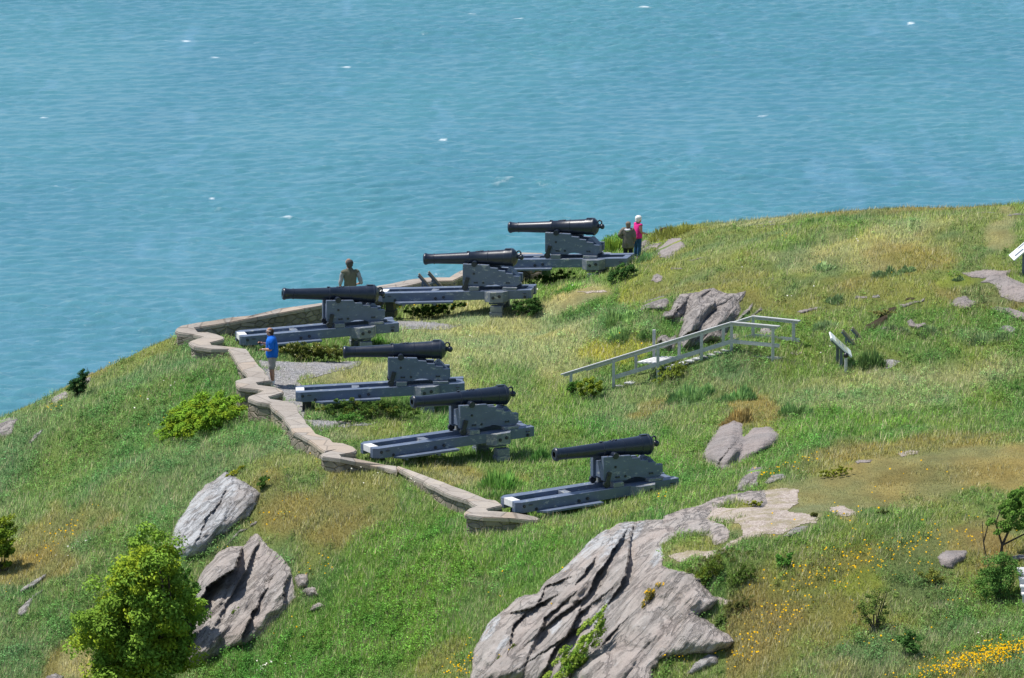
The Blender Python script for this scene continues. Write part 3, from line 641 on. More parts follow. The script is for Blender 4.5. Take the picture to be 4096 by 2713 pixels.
    for pts, lab, mt in (([(1562,700),(1640,640),(1720,610),(1770,618),(1800,660),(1880,680),(1865,720),(1770,765),(1640,750)], 'smooth domed rock on the right hill below the rock pavement', 'rock_flat'),
        ([(2000,745),(2070,723),(2200,733),(2400,800),(2400,900),(2300,885),(2150,805)], 'long smooth rock at the right edge below the rock pavement', 'rock_flat'),
        ([(1122,885),(1180,848),(1215,912),(1320,890),(1345,940),(1240,995),(1140,945)], 'small double rock with orange lichen tuft on the right hill', 'rock_flat'),
        ([(2065,975),(2150,923),(2220,930),(2295,985),(2260,1040)], 'pale rock low on the right edge of the hill', 'rock_pale'),
        ([(1045,705),(1180,678),(1335,617),(1322,668),(1160,722),(1070,748)], 'flat pinkish rock above the dark turf hollow', 'rock_flat'),
        ([(550,675),(600,612),(660,620),(720,615),(715,645),(640,655)], 'small rock in the dry grass right of the crag', 'rock_flat'),
        ([(-60,790),(0,765),(110,740),(225,728),(205,762),(20,803)], 'flat sandy rock above the boardwalk corner', 'rock_flat'),
        ([(750,640),(770,615),(850,600),(850,640)], 'tiny pale rock beside the dry grass patch', 'rock_pale'),
        ([(840,955),(880,935),(930,925),(920,955),(860,968)], 'flat stone just below the dark turf hollow', 'rock_flat'),
        ([(1540,885),(1570,860),(1620,845),(1640,858),(1570,900)], 'little rock in olive grass on the right hill', 'rock_flat')):
        rock(lab, R6(pts), mt, 1.6, .42, rough=.06, strike=20, step=3.5)
    rock('dark painted overhang shade cut into the right hill above the signs', R6([(640,1000),(660,950),(720,905),(830,850),(890,790),(930,738),(1010,728),(1035,762),(945,830),(925,905),(860,935),(790,965),(720,985)]), 'shade_dark', 3.2, .12, rough=.12, strike=30, step=3, name='shade_patch')  # steep relief coloured near-black to stand in for the shade under the overhang
    rock('small hollow of painted shade above the flat pinkish rock', R6([(1095,670),(1120,640),(1190,632),(1225,645),(1180,672)]), 'shade_dark', 2.5, .1, rough=.08, step=3, name='shade_patch')  # same painted shade, smaller hollow
    rock('thin pale rock on the skyline left', [(2985,903),(3040,893),(3085,888),(3150,892),(3150,900),(3060,908)], 'rock_pale', 1.3, .32, rough=.03, strike=5)
    rock('thin pale rock on the skyline near the right edge', [(3880,850),(3930,844),(3985,846),(3985,853),(3920,857)], 'rock_pale', 1.3, .32, rough=.03, strike=5)
    rock('low rock strip on the skyline at the right edge', [(4000,860),(4050,852),(4110,850),(4110,860),(4040,866)], 'rock_pale', 1.3, .32, rough=.03, strike=5)

# ------------------------------------------------------------------ ground sheets (gravel, grit): conform to the terrain
SHEETS = []
def sheet(name, poly, mat, lift=.012, step=5.0):
    poly = np.array(poly, float); SHEETS.append(poly)
    u0, v0 = poly.min(0) - step; u1, v1 = poly.max(0) + step
    U, V = np.meshgrid(np.arange(u0, u1, step), np.arange(v0, v1, step * .6))
    w1 = fbm(U / 30, V / 18, 3, 15) * 9; w2 = fbm(U / 30, V / 18, 3, 18) * 6
    keep = pip(U + w1, V + w2, poly)
    P = at_Y(U, V, hitY(U.ravel(), V.ravel()).reshape(U.shape)); P[..., 2] = H(P[..., 0], P[..., 1]) + lift
    vid = -np.ones(U.shape, int); vid[keep] = np.arange(keep.sum())
    a, b, c, d = vid[:-1, :-1], vid[1:, :-1], vid[1:, 1:], vid[:-1, 1:]; m = (a >= 0) & (b >= 0) & (c >= 0) & (d >= 0)
    o = mobj(name, np_mesh(name, P[keep], np.stack([a[m], b[m], c[m], d[m]], -1), smooth=True), M[mat]); o['kind'] = 'structure'
def build_sheets():
    sheet('gravel_path', [(1020,1440),(1230,1448),(1450,1444),(1436,1464),(1362,1488),(1260,1511),(1190,1527),(1215,1545),(1265,1560),(1230,1640),(1215,1690),(1180,1660),(1130,1600),(1060,1530),(1040,1480)], 'gravel')
    sheet('gravel_path', [(1205,1676),(1300,1681),(1425,1687),(1530,1695),(1472,1704),(1360,1712),(1280,1727),(1250,1722)], 'gravel')
    sheet('gravel_path', [(1560,1285),(1640,1284),(1739,1290),(1858,1304),(1786,1320),(1700,1322),(1570,1320)], 'gravel')
    sheet('gravel_path', [(3508,1438),(3562,1441),(3612,1444),(3587,1462),(3545,1475),(3504,1482),(3490,1465)], 'gravel', step=3)
    sheet('dirt_path', [(3453,1494),(3490,1478),(3525,1474),(3510,1488),(3475,1500)], 'grit', step=3)
    sheet('grit_path', R2([(560,210),(700,165),(1000,165),(1100,120),(1150,20),(1300,0),(1440,15),(1430,130),(1340,200),(1580,235),(1570,295),(1450,310),(1300,385),(1150,390),(1010,440),(880,505),(700,600),(430,620),(330,560),(500,525),(780,515),(850,450),(955,400),(945,310),(700,285),(620,240)]), 'grit')
    sheet('grit_path', R2([(540,930),(700,890),(890,930),(880,970),(760,965),(640,990)]), 'grit', step=4)
    sheet('grit_path', [(3315,2030),(3380,2022),(3430,2050),(3425,2066),(3350,2070),(3320,2050)], 'grit', step=4)
    sheet('grit_path', [(2290,1168),(2340,1166),(2420,1160),(2440,1168),(2350,1176)], 'grit', step=3)
    sheet('grit_path', [(3150,1405),(3190,1402),(3220,1410),(3190,1420),(3155,1417)], 'grit', step=3)
    sheet('grit_path', [(3590,1815),(3640,1800),(3680,1805),(3670,1820),(3610,1828)], 'grit', step=4)

# ------------------------------------------------------------------ terrain mesh
def build_terrain():
    ny, nx = TZ.shape
    P = np.stack([_X, _Y, TZ], -1).reshape(-1, 3)
    col, hh, den = zone(TU.ravel(), TV.ravel(), P[:, 0], P[:, 1])
    idx = np.arange(ny * nx).reshape(ny, nx)
    f = np.stack([idx[:-1, :-1].ravel(), idx[:-1, 1:].ravel(), idx[1:, 1:].ravel(), idx[1:, :-1].ravel()], -1)
    o = mobj('hillside', np_mesh('hillside', P, f, col=col * .70, smooth=True), M['turf']); o['kind'] = 'structure'

# ------------------------------------------------------------------ parapet wall
def wall_obj(label, outer, inner, zt, depth):
    """outer / inner: traced top edges (u,v); zt: function v,u -> height of the coping top"""
    poly = np.array(list(inner) + list(outer)[::-1], float)
    P = np.array([at_z(u, v, zt(u, v)) for u, v in poly])
    root = empty('parapet_wall', (P[:, 0].mean(), P[:, 1].mean(), 0), 0, label, 'wall')
    org = np.array(root.location)
    def solid(name, P, z0, z1, mat, inset=0, bev=.02):
        bm = bmesh.new()
        # densify the outline a little and roughen it
        Q = []
        n = len(P)
        for i in range(n):
            a, b = P[i], P[(i + 1) % n]; L = np.linalg.norm(b[:2] - a[:2]); k = max(1, int(L / .45))
            for t in range(k): Q.append(a + (b - a) * t / k)
        Q = np.array(Q); Q[:, :2] += RNG.normal(0, .020, (len(Q), 2))
        if inset:
            m = len(Q); nr = np.zeros((m, 2)); area = 0
            for i in range(m): area += Q[i - 1][0] * Q[i][1] - Q[i][0] * Q[i - 1][1]
            for i in range(m):
                e = Q[(i + 1) % m][:2] - Q[i - 1][:2]; nn = np.array([-e[1], e[0]]); nr[i] = nn / (np.linalg.norm(nn) + 1e-9) * (1 if area > 0 else -1)
            Q[:, :2] += nr * inset
        top = [bm.verts.new(Vector(q - org) + Vector((0, 0, z1))) for q in Q]
        f = bm.faces.new(top)
        r = bmesh.ops.extrude_face_region(bm, geom=[f]); vs = [g for g in r['geom'] if isinstance(g, bmesh.types.BMVert)]
        for v in vs: v.co.z += z0 - z1
        bmesh.ops.recalc_face_normals(bm, faces=bm.faces[:])
        big = [f for f in bm.faces if len(f.verts) > 4]
        edges = [e for e in bm.edges if len(e.link_faces) == 2 and abs(e.link_faces[0].normal.z - e.link_faces[1].normal.z) > .5 and max(e.link_faces[0].normal.z, e.link_faces[1].normal.z) > .9]
        if bev: bmesh.ops.bevel(bm, geom=edges, offset=bev, segments=2, affect='EDGES')
        bmesh.ops.triangulate(bm, faces=[f for f in bm.faces if len(f.verts) > 4], ngon_method='EAR_CLIP')
        return bm_obj(name, bm, M[mat], root)
    solid('coping', P, -.11, 0, 'coping', 0, .025)
    solid('wall_face', P, -depth, -.113, 'rubble', .035, 0)
    WALLXY.append(P[:, :2])
    return root
WALLXY = []
def build_walls():
    W1 = lambda p: tr(p, 680, 1180, 3.7); W2 = lambda p: tr(p, 900, 1480, 3.7); W3 = lambda p: tr(p, 1500, 1800, 2.96); W7 = lambda p: tr(p, 1480, 960, 5.638)
    inner = [(2172,1029),(2088,1022),(1960,1062)] + W7([(2080,815),(1900,915),(1550,920),(1180,960),(700,1060),(170,1085)]) + [(1420,1186),(1288,1222)] + \
        W1([(1800,235),(1300,320),(900,400),(380,487),(410,545),(560,550),(700,580),(790,620),(800,650),(700,680),(580,700),(620,740),(860,765),(1140,800),(1200,890),(1480,1250)]) + \
        W2([(685,152),(470,185),(490,222),(750,255),(870,310),(873,335),(640,395),(675,430),(900,465),(1030,500),(1080,560),(1090,610),(1180,730),(1310,900),(1350,945),(1550,1020),(1580,1070),(1750,1085),(1900,1140),(1950,1185),(1935,1215),(1710,1250),(1730,1285),(1900,1310),(2180,1370),(2380,1402),(2552,1424)])
    outer = [(2172,1012),(2088,1010),(1950,1046)] + W7([(2080,690),(1900,765),(1780,842),(1300,845),(950,880),(450,985),(170,1035)]) + [(1415,1172),(1291,1211)] + \
        W1([(1600,205),(1200,300),(900,340),(600,385),(400,410),(170,450),(80,492),(85,530),(120,560),(330,585),(470,612),(490,618),(330,672),(292,695),(300,728),(350,760),(620,800),(850,802),(920,880),(1000,1040),(1150,1205)]) + \
        W2([(340,112),(150,155),(165,215),(210,260),(490,285),(565,312),(362,390),(347,420),(470,470),(660,500),(700,560),(800,635),(900,750),(1000,910),(1250,1045),(1490,1208),(1620,1182),(1400,1245),(1450,1280),(1700,1310),(2150,1410),(2370,1452),(2545,1500)])
    zt = lambda u, v: .52 + .33 * min(1, max(0, (1330 - v) / 60)) - .42 * min(1, max(0, (1215 - v) / 60)) - (.30 * min(1, max(0, (u - 1385) / 110)) if v > 1812 else 0)
    wall_obj('long zigzag stone parapet wall with embrasures in front of the cannons', outer, inner, zt, 1.3)
    inner = W3([(270,185),(600,300),(820,385),(1130,500),(1330,580),(1420,595),(1500,640),(1500,656),(1330,695),(1345,722),(1650,745),(1900,785),(1960,820)])
    outer = W3([(262,205),(470,330),(700,440),(900,540),(1120,600),(1150,640),(1215,662),(1090,690),(1060,735),(1075,765),(1290,790),(1600,800),(1900,838)])
    wall_obj('short low stone wall with one embrasure before the nearest cannon', outer, inner, lambda u, v: .42 - .18 * min(1, max(0, (1690 - u) / 100)) - .22 * min(1, max(0, (u - 2040) / 110)), 1.0)

# ------------------------------------------------------------------ sea
SEA = -75.0
def build_water():
    yn = np.concatenate([np.geomspace(60, 480, 20), np.arange(490, 1010, .42), np.geomspace(1012, 12000, 40)])
    xh = np.concatenate([np.arange(0, 130, .38), np.geomspace(131, 6000, 25)])
    xn = np.concatenate([-xh[:0:-1], xh])
    X, Y = np.meshgrid(xn, yn)
    fade = np.clip((Y - 470) / 30, 0, 1) * np.clip((1020 - Y) / 30, 0, 1) * np.clip((132 - np.abs(X)) / 8, 0, 1)
    Z = np.zeros(X.shape); rg = np.random.default_rng(5)
    wx = X + 3 * fbm(X / 22, Y / 22, 2, 91); wy = Y + 3 * fbm(X / 22, Y / 22, 2, 95)
    for k in range(54):
        L = 1.0 * (5.5 / 1.0) ** (rg.random() ** 1.15); th = R(90) + rg.normal(.03, .42)
        amp = .0150 * L ** .8 * rg.uniform(.5, 1.1); kk = 2 * math.pi / L
        ph = kk * (wx * math.cos(th) + wy * math.sin(th)) + rg.uniform(0, 6.28)
        s = np.sin(ph); Z += amp * (s + .28 * np.cos(2 * ph))
    gust = .75 + .5 * fbm(X / 45, Y / 60, 3, 12)
    Z *= gust * fade
    s = Z.std()
    crest = np.clip((Z / .165 - 1.9) / .8, 0, 1)
    pat = np.clip((fbm(X / 9, Y / 26, 3, 61) - .36) / .16, 0, 1); pat2 = np.clip((fbm(X / 30, Y / 45, 3, 64) + .1) / .3, 0, 1)
    foam = np.clip(crest * pat * pat2 * 1.2, 0, .6) * fade
    # single breaking crests
    for fu, fv, fw in ((1195,43,22),(495,131,16),(800,156,14),(375,91,20),(430,94,14),(600,97,14),(1762,267,13),(2085,260,11),(1025,321,12),(130,428,8),(490,457,8),(415,453,8),(92,786,14),(100,271,10),(1090,30,8),(2105,52,12)):
        p = at_z(fu * D, fv * D, SEA + .1)
        px = (X - p[0]) / (fw * D * p[1] / F * .75); py = (Y - p[1]) / .38
        rr = px ** 2 + (py + .5 * fbm(X / 1.5, Y * 0 + fv, 2, 7) * 1.2) ** 2
        m = np.clip(1.25 - rr, 0, 1) * (.45 + .9 * np.clip(fbm(X / .8, Y / 1.0, 2, 71) + .55, 0, 1)); foam = np.maximum(foam, np.clip(m * .6, 0, .55)); Z += .05 * np.clip(1.2 - rr, 0, 1)
    streak = fbm(X / 2.2 + .6 * fbm(X / 4, Y / 9, 2, 29), Y / 17 + .3 * fbm(X / 3, Y / 5, 2, 27), 4, 21) * np.clip(1.4 * fbm(X / 9, Y / 40, 2, 23) + .55, 0, 1)
    P = np.stack([X, Y, Z + SEA], -1).reshape(-1, 3); ny, nx = X.shape; idx = np.arange(ny * nx).reshape(ny, nx)
    f = np.stack([idx[:-1, :-1].ravel(), idx[:-1, 1:].ravel(), idx[1:, 1:].ravel(), idx[1:, :-1].ravel()], -1)
    m, nt, out = new_mat('sea_water'); n = N(nt); v = n.coords()
    fo = n('Attribute', attribute_name='foam'); st = n('Attribute', attribute_name='streak'); hz = n('Attribute', attribute_name='crest')
    c = n.mix(n.ramp(n.noise(.035, 3, .5, n.coords((1, .4, 1))), [(.35, 0.0), (.65, 1.0)]), (.066, .208, .258), (.058, .188, .248))
    c = n.mix(n.ramp(hz.outputs['Fac'], [(0, 0.0), (1, .35)]), c, (.07, .235, .255))
    c = n.mix(n.ramp(st.outputs['Fac'], [(.10, 0.0), (.5, .17)]), c, (.20, .36, .52))
    c = n.mix(fo.outputs['Fac'], c, (.9, .93, .95))
    b = n.noise(1.6, 4, .6, n.coords((1, .8, 1)), .3)
    bs = n.bsdf(out, c, n.mix(fo.outputs['Fac'], (.30, .30, .30), (.8, .8, .8)), n.bump(b, .8, .09), 0, .5)
    bs.inputs['IOR'].default_value = 1.33
    o = mobj('water', np_mesh('water', P, f, smooth=True, attrs={'foam': foam.ravel(), 'streak': streak.ravel(), 'crest': np.clip(Z.ravel() / .22, 0, 1)}), m); o['kind'] = 'structure'
# ------------------------------------------------------------------ cannon on traversing slide
TILT = 2.9
BARREL = [(.28,0),(.28,.078),(0,.082),(-.002,.150),(.012,.168),(.035,.184),(.06,.190),(.085,.186),(.10,.176),(.15,.166),(.24,.158),(.315,.157),(.322,.170),(.35,.170),(.357,.159),(.6,.166),(1.2,.188),(1.44,.197),(1.45,.212),(1.475,.217),(1.50,.212),(1.51,.206),(2.06,.230),(2.065,.241),(2.10,.241),(2.105,.232),(2.60,.254),(2.605,.266),(2.64,.270),(2.82,.272),(2.835,.288),(2.87,.292),(2.895,.286),(2.91,.262),(2.96,.225),(3.0,.165),(3.025,.085),(3.045,.058),(3.075,.055),(3.10,.072),(3.135,.086),(3.17,.084),(3.20,.064),(3.22,.02),(3.222,0)]
CHEEK = [(-.365,1.587),(.476,1.568),(.487,1.54),(.515,1.487),(.752,1.474),(.763,1.405),(.996,1.394),(1.007,1.326),(1.239,1.314),(1.25,1.244),(1.46,1.234),(1.46,.99),(1.36,.90),(.93,.888),(.86,.915),(.75,.942),(.63,.952),(.51,.942),(.40,.912),(.33,.885),(-.13,.885),(-.31,.905),(-.365,.945)]
def tz(x): return .75 + x * math.tan(R(TILT))      # top of the rails
GUNS = [ # trunnion pixel, rotation, barrel pitch, label
 (2222.4,932.4,-13.5,2.6,'farthest cannon, on its grey slide beside the two women and the rocks'),
 (1895,1057.8,-9,2.5,'second farthest cannon, just right of the twin slanted boards, barrel over the wall'),
 (1354.6,1202,12.5,-2.2,'cannon behind the man in blue, its barrel hiding the legs of the vested man'),
 (1603,1431,2.5,1.2,'side-on cannon in the middle, just right of the man in blue, before the grey gravel'),
 (1890,1620,25,-.2,'second nearest cannon, muzzle toward the viewer, behind the green weed clump'),
 (2465,1825,27,.7,'nearest cannon, by the short low wall above the big rock outcrop'),
]
def build_gun():
    g = 'black cannons on grey traversing slides'
    root = empty('cannon', (0, 0, 0), 0, 'x', 'cannon', g)
    # barrel (pivots on its trunnions)
    bm = bmesh.new(); lathe_x(bm, [(x - 1.68, r) for x, r in BARREL], 44)
    bar = bm_obj('barrel', bm, M['barrel'], root, smooth=True)
    bar.data.materials.append(M['bore'])
    for p in bar.data.polygons:
        c = p.center
        if c.x > -1.675 and c.x < -1.35 and math.hypot(c.y, c.z) < .085: p.material_index = 1
    bar.location = (0, 0, 1.725)
    md = bar.modifiers.new('edge', 'EDGE_SPLIT'); md.split_angle = R(38)
    bm = bmesh.new(); cyl(bm, (0, -.43, 0), (0, .43, 0), .088, seg=24)
    o = bm_obj('trunnion', bm, M['barrel'], bar, bevel=.008); o.location = (0, 0, -.132)
    # breech ring
    bm = bmesh.new()
    for i in range(20):
        a0 = 2 * math.pi * i / 20; a1 = 2 * math.pi * (i + 1) / 20
        cyl(bm, (1.385 + .068 * math.cos(a0), 0, .128 + .075 * math.sin(a0)), (1.385 + .068 * math.cos(a1), 0, .128 + .075 * math.sin(a1)), .024, seg=8)
    bm_obj('breech_ring', bm, M['barrel'], bar, smooth=True)
    bm = bmesh.new(); box(bm, (1.06, 0, .278), (.20, .13, .03))
    bm_obj('vent_patch', bm, M['barrel'], bar, bevel=.008)
    bm = bmesh.new(); box(bm, (-.24, 0, .212), (.09, .07, .03))
    bm_obj('sight_block', bm, M['barrel'], bar, bevel=.008)
    bm = bmesh.new()
    for k in range(7): sphere(bm, (.02 + .035 * k, .035 * math.sin(k * 2.1), .215 + .003 * k), .03, (1, .9, .45), 8)
    bm_obj('crest_relief', bm, M['barrel'], bar, smooth=True)
    # carriage cheeks
    for s in (-1, 1):
        bm = bmesh.new(); prism(bm, CHEEK, s * .31 - .08, s * .31 + .08)
        ck = bm_obj('carriage_cheek', bm, M['paint'], root, bevel=.012)
        yo = s * .392
        for x, z in ((0, 1.285), (.30, 1.005)):
            bm = bmesh.new(); cyl(bm, (x, yo - s * .02, z), (x, yo + s * .012, z), .036, seg=10); cyl(bm, (x, yo + s * .01, z), (x, yo + s * .03, z), .017, seg=8)
            bm_obj('bolt', bm, M['iron'], ck)
        for x in (-.20, .165):
            bm = bmesh.new(); sphere(bm, (x, s * .31, 1.583 - (x + .36) * .022), .034, (1, 1, .7), 10); bm_obj('cap_bolt', bm, M['iron'], ck, smooth=True)
        for x, z in ((.06, 1.0), (1.09, 1.02)):
            bm = bmesh.new(); box(bm, (x, yo + s * .012, z), (.085, .03, .028)); box(bm, (x - .05, yo + s * .008, z), (.025, .02, .05)); box(bm, (x + .05, yo + s * .008, z), (.025, .02, .05)); bm_obj('handle_staple', bm, M['iron'], ck)
        # iron bracket with truck wheel
        a = Vector((-.19, yo + s * .03, 1.17)); b = Vector((-.285, yo + s * .03, .835)); dv = (b - a).normalized(); pr = Vector((dv.z, 0, -dv.x)) * .062
        bm = bmesh.new(); vs = [bm.verts.new(p + Vector((0, q, 0))) for q in (-.022, .022) for p in (a + pr, a - pr, b - pr, b + pr)]
        for fi in ((0,1,2,3),(7,6,5,4),(0,4,5,1),(1,5,6,2),(2,6,7,3),(3,7,4,0)): bm.faces.new([vs[i] for i in fi])
        bmesh.ops.recalc_face_normals(bm, faces=bm.faces[:])
        br = bm_obj('iron_bracket', bm, M['iron'], root, bevel=.01)
        bm = bmesh.new(); cyl(bm, (-.285, yo - s * .03, .835), (-.285, yo + s * .055, .835), .098, seg=20); cyl(bm, (-.285, yo + s * .05, .835), (-.285, yo + s * .075, .835), .035, seg=10)
        bm_obj('truck_wheel', bm, M['iron'], br, bevel=.008)
        bm = bmesh.new(); cyl(bm, (-.215, yo + s * .045, 1.08), (-.215, yo + s * .075, 1.08), .03, seg=10); bm_obj('bolt', bm, M['iron'], br)
        # axle blocks
        for x0, x1 in ((-.135, .175), (.94, 1.39)):
            xm = (x0 + x1) / 2; z0 = tz(x0) ; bm = bmesh.new()
            prism(bm, [(x0, tz(x0) + .004), (x1, tz(x1) + .004), (x1, .886 + (x1 > 1) * .006), (x0, .886 + (x1 > 1) * .006)], s * .34, s * .545)
            bm_obj('axle_block', bm, M['paint_worn'], root, bevel=.01)
    # transom between the cheeks, breech wedge
    bm = bmesh.new(); prism(bm, [(-.30, .96), (-.10, .96), (-.10, 1.40), (-.30, 1.40)], -.228, .228); bm_obj('transom', bm, M['paint'], root, bevel=.01)
    bm = bmesh.new(); prism(bm, [(.95, .93), (1.42, .93), (1.42, 1.16), (1.16, 1.43), (1.08, 1.43), (.95, 1.30)], -.228, .228); bm_obj('breech_wedge', bm, M['paint'], root, bevel=.01)
    # slide
    X0, X1 = -3.08, 1.87; hgt = .285
    for s in (-1, 1):
        bm = bmesh.new()
        pts = [(X0 + .16, s * .56), (X1, s * .56), (X1, s * .25), (X0, s * .25), (X0, s * .43)]
        top = [bm.verts.new((x, y, tz(x))) for x, y in pts]; bot = [bm.verts.new((x, y, tz(x) - hgt)) for x, y in pts]
        bm.faces.new(top); bm.faces.new(bot[::-1])
        for i in range(5): bm.faces.new((top[i], bot[i], bot[(i + 1) % 5], top[(i + 1) % 5]))
        bmesh.ops.recalc_face_normals(bm, faces=bm.faces[:])
        rail = bm_obj('slide_rail', bm, M['paint'], root, bevel=.014)
        bm = bmesh.new(); prism(bm, [(X0 + .13, tz(X0 + .13) + .003), (X0 + .75, tz(X0 + .75) + .003), (X0 + .75, tz(X0 + .75) - hgt - .003), (X0 + .17, tz(X0 + .17) - hgt - .003)], s * .559, s * .575)
        bm_obj('iron_strap', bm, M['paint'], rail, bevel=.004)
        yo = s * .575
        for x, dz in ((-2.88, -.11), (-2.51, -.235), (-1.21, -.20), (-.95, -.17), (1.66, -.22)):
            bm = bmesh.new(); cyl(bm, (x, yo - s * .02, tz(x) + dz), (x, yo + s * .015, tz(x) + dz), .045, seg=10); cyl(bm, (x, yo + s * .01, tz(x) + dz), (x, yo + s * .05, tz(x) + dz), .02, seg=8)
            bm_obj('bolt', bm, M['iron'], rail)
        for x, dz in ((-2.69, -.09), (1.66, -.11)):
            bm = bmesh.new(); box(bm, (x, yo + s * .03, tz(x) + dz), (.10, .02, .02)); box(bm, (x - .045, yo + s * .012, tz(x) + dz), (.02, .05, .02)); box(bm, (x + .045, yo + s * .012, tz(x) + dz), (.02, .05, .02))
            bm_obj('handle_staple', bm, M['iron'], rail)
        # outrigger step board
        bm = bmesh.new(); x0, x1 = -2.52, -.62
        pts = [(x0, s * .60), (x1, s * .60), (x1 + .02, s * .86), (x0 + .22, s * .86)]
        top = [bm.verts.new((x, y, tz(x) - .268)) for x, y in pts]; bot = [bm.verts.new((x, y, tz(x) - .325)) for x, y in pts]
        bm.faces.new(top); bm.faces.new(bot[::-1])
        for i in range(4): bm.faces.new((top[i], bot[i], bot[(i + 1) % 4], top[(i + 1) % 4]))
        bmesh.ops.recalc_face_normals(bm, faces=bm.faces[:]); bm_obj('step_board', bm, M['paint'], root, bevel=.006)
        for x in (-2.2, -1.2):
            bm = bmesh.new(); box(bm, (x, s * .62, tz(x) - .355), (.08, .40, .055)); bm_obj('step_bracket', bm, M['paint'], root)
        # rear legs: stacked baulks and roller
        bm = bmesh.new(); box(bm, (.78, s * .70, .235), (.37, .30, .20)); bm_obj('leg', bm, M['paint_worn'], root, bevel=.012)
        bm = bmesh.new(); box(bm, (.77, s * .70, .05), (.40, .33, .16)); bm_obj('leg_foot', bm, M['paint_worn'], root, bevel=.012)
        bm = bmesh.new(); cyl(bm, (.77, s * .62, -.13), (.77, s * .78, -.13), .16, seg=20); bm_obj('traverse_roller', bm, M['iron'], root, bevel=.01)
    for x, w, zz, mt in ((X0 + .13, .25, .012, 'deck'), (-1.32, .22, -.02, 'paint_worn'), (X1 - .13, .2, -.012, 'paint')):
        bm = bmesh.new(); box(bm, (x, 0, tz(x) - .10 + zz), (w, .496, .19)); bm_obj('cross_transom', bm, M[mt], root, bevel=.012)
    bm = bmesh.new(); box(bm, (-.7, 0, tz(-.7) - .215), (2.9, .496, .05)); bm_obj('slide_floor', bm, M['paint'], root)
    # rear cross beam that carries the slide, with its chamfered near ends
    bm = bmesh.new()
    pl = [(.36, .0), (.36, .562), (.58, .80), (.99, .80), (1.16, .562), (1.16, 0)]
    pl = pl[:-1] + [(x, -y) for x, y in pl[1:-1][::-1]] if False else [(.36, -.562), (.58, -.80), (.99, -.80), (1.14, -.562), (1.14, .562), (.99, .80), (.58, .80), (.36, .562)]
    top = [bm.verts.new((x, y, tz(x) - (.035 if abs(y) > .6 else .0) - (.17 if False else 0))) for x, y in pl]
    for s in (-1, 1):
        pass
    bm.free()
    for s in (-1, 1):
        bm = bmesh.new()
        pts = [(.36, s * .562), (.58, s * .82), (.99, s * .82), (1.14, s * .562)]
        top = [bm.verts.new((x, y, tz(x) - .012)) for x, y in pts]; bot = [bm.verts.new((x, y, tz(x) - .345)) for x, y in pts]
        bm.faces.new(top); bm.faces.new(bot[::-1])
        for i in range(4): bm.faces.new((top[i], bot[i], bot[(i + 1) % 4], top[(i + 1) % 4]))
        bmesh.ops.recalc_face_normals(bm, faces=bm.faces[:]); cb = bm_obj('cross_beam', bm, M['paint_worn'], root, bevel=.012)
        for x, dz in ((.68, -.19), (.88, -.15)):
            bm = bmesh.new(); cyl(bm, (x, s * .80, tz(x) + dz), (x, s * .84, tz(x) + dz), .05, seg=12); cyl(bm, (x, s * .83, tz(x) + dz), (x, s * .87, tz(x) + dz), .025, seg=8); bm_obj('bolt', bm, M['iron'], cb)
    bm = bmesh.new(); box(bm, (.75, 0, .385), (.5, 1.10, .09)); bm_obj('cross_beam', bm, M['paint'], root, bevel=.01)
    # front pivot leg
    bm = bmesh.new(); box(bm, (-2.75, 0, .13), (.26, .5, .36)); box(bm, (-2.75, 0, -.12), (.34, .6, .2)); bm_obj('pivot_leg', bm, M['iron'], root, bevel=.01)
    return root, bar
def copy_tree(o, parent=None):
    c = o.copy(); COL.objects.link(c); c.parent = parent
    for ch in [x for x in o.children]: copy_tree(ch, c)
    return c
def build_guns():
    proto, _ = build_gun()
    for i, (u, v, rot, pitch, lab) in enumerate(GUNS):
        o = proto if i == 0 else copy_tree(proto)
        p = at_z(u, v, 1.593); a = R(rot)
        # the traced point is the near end of the trunnion (0,-.43)
        zg = .0
        o.location = (p[0] - .43 * math.sin(a), p[1] + .43 * math.cos(a), zg); o.rotation_euler = (0, 0, a); o['label'] = lab
        for ch in o.children:
            if ch.name.startswith('barrel'): ch.rotation_euler = (0, R(-pitch), 0)
        if i == 0:      # this gun is run out further along its slide
            for ch in o.children:
                if ch.name.split('.')[0] in ('slide_rail', 'step_board', 'step_bracket', 'leg', 'leg_foot', 'traverse_roller', 'cross_transom', 'slide_floor', 'cross_beam', 'pivot_leg'): SHIFT.append(ch)
        GUNLOC.append((o.location.x, o.location.y, a))
    for ch in SHIFT: ch.location = (.55, 0, .028)
GUNLOC = []; SHIFT = []
# ------------------------------------------------------------------ people
def skin(name, chains, mat, parent=None, sub=2):
    """chains: list of lists of (key or None, pos, radius); repeated keys share a vertex. first vertex is root"""
    verts, rad, edges, keys = [], [], [], {}
    for ch in chains:
        prev = None
        for k, p, r in ch:
            if k is not None and k in keys: i = keys[k]
            else:
                i = len(verts); verts.append(p); rad.append(r if isinstance(r, tuple) else (r, r))
                if k is not None: keys[k] = i
            if prev is not None and prev != i: edges.append((prev, i))
            prev = i
    me = bpy.data.meshes.new(name); me.from_pydata([Vector(v) for v in verts], edges, []); me.update()
    o = bpy.data.objects.new(name, me); COL.objects.link(o)
    m = o.modifiers.new('skin', 'SKIN'); m.use_smooth_shade = True; m.branch_smoothing = .3
    for i, r in enumerate(rad): me.skin_vertices[0].data[i].radius = r
    me.skin_vertices[0].data[0].use_root = True
    if sub: s = o.modifiers.new('sub', 'SUBSURF'); s.levels = sub; s.render_levels = sub
    dg = bpy.context.evaluated_depsgraph_get(); dg.update()
    new = bpy.data.meshes.new_from_object(o.evaluated_get(dg)); new.name = name
    bpy.data.objects.remove(o); bpy.data.meshes.remove(me)
    for p in new.polygons: p.use_smooth = True
    new.materials.clear()
    return mobj(name, new, mat, parent)

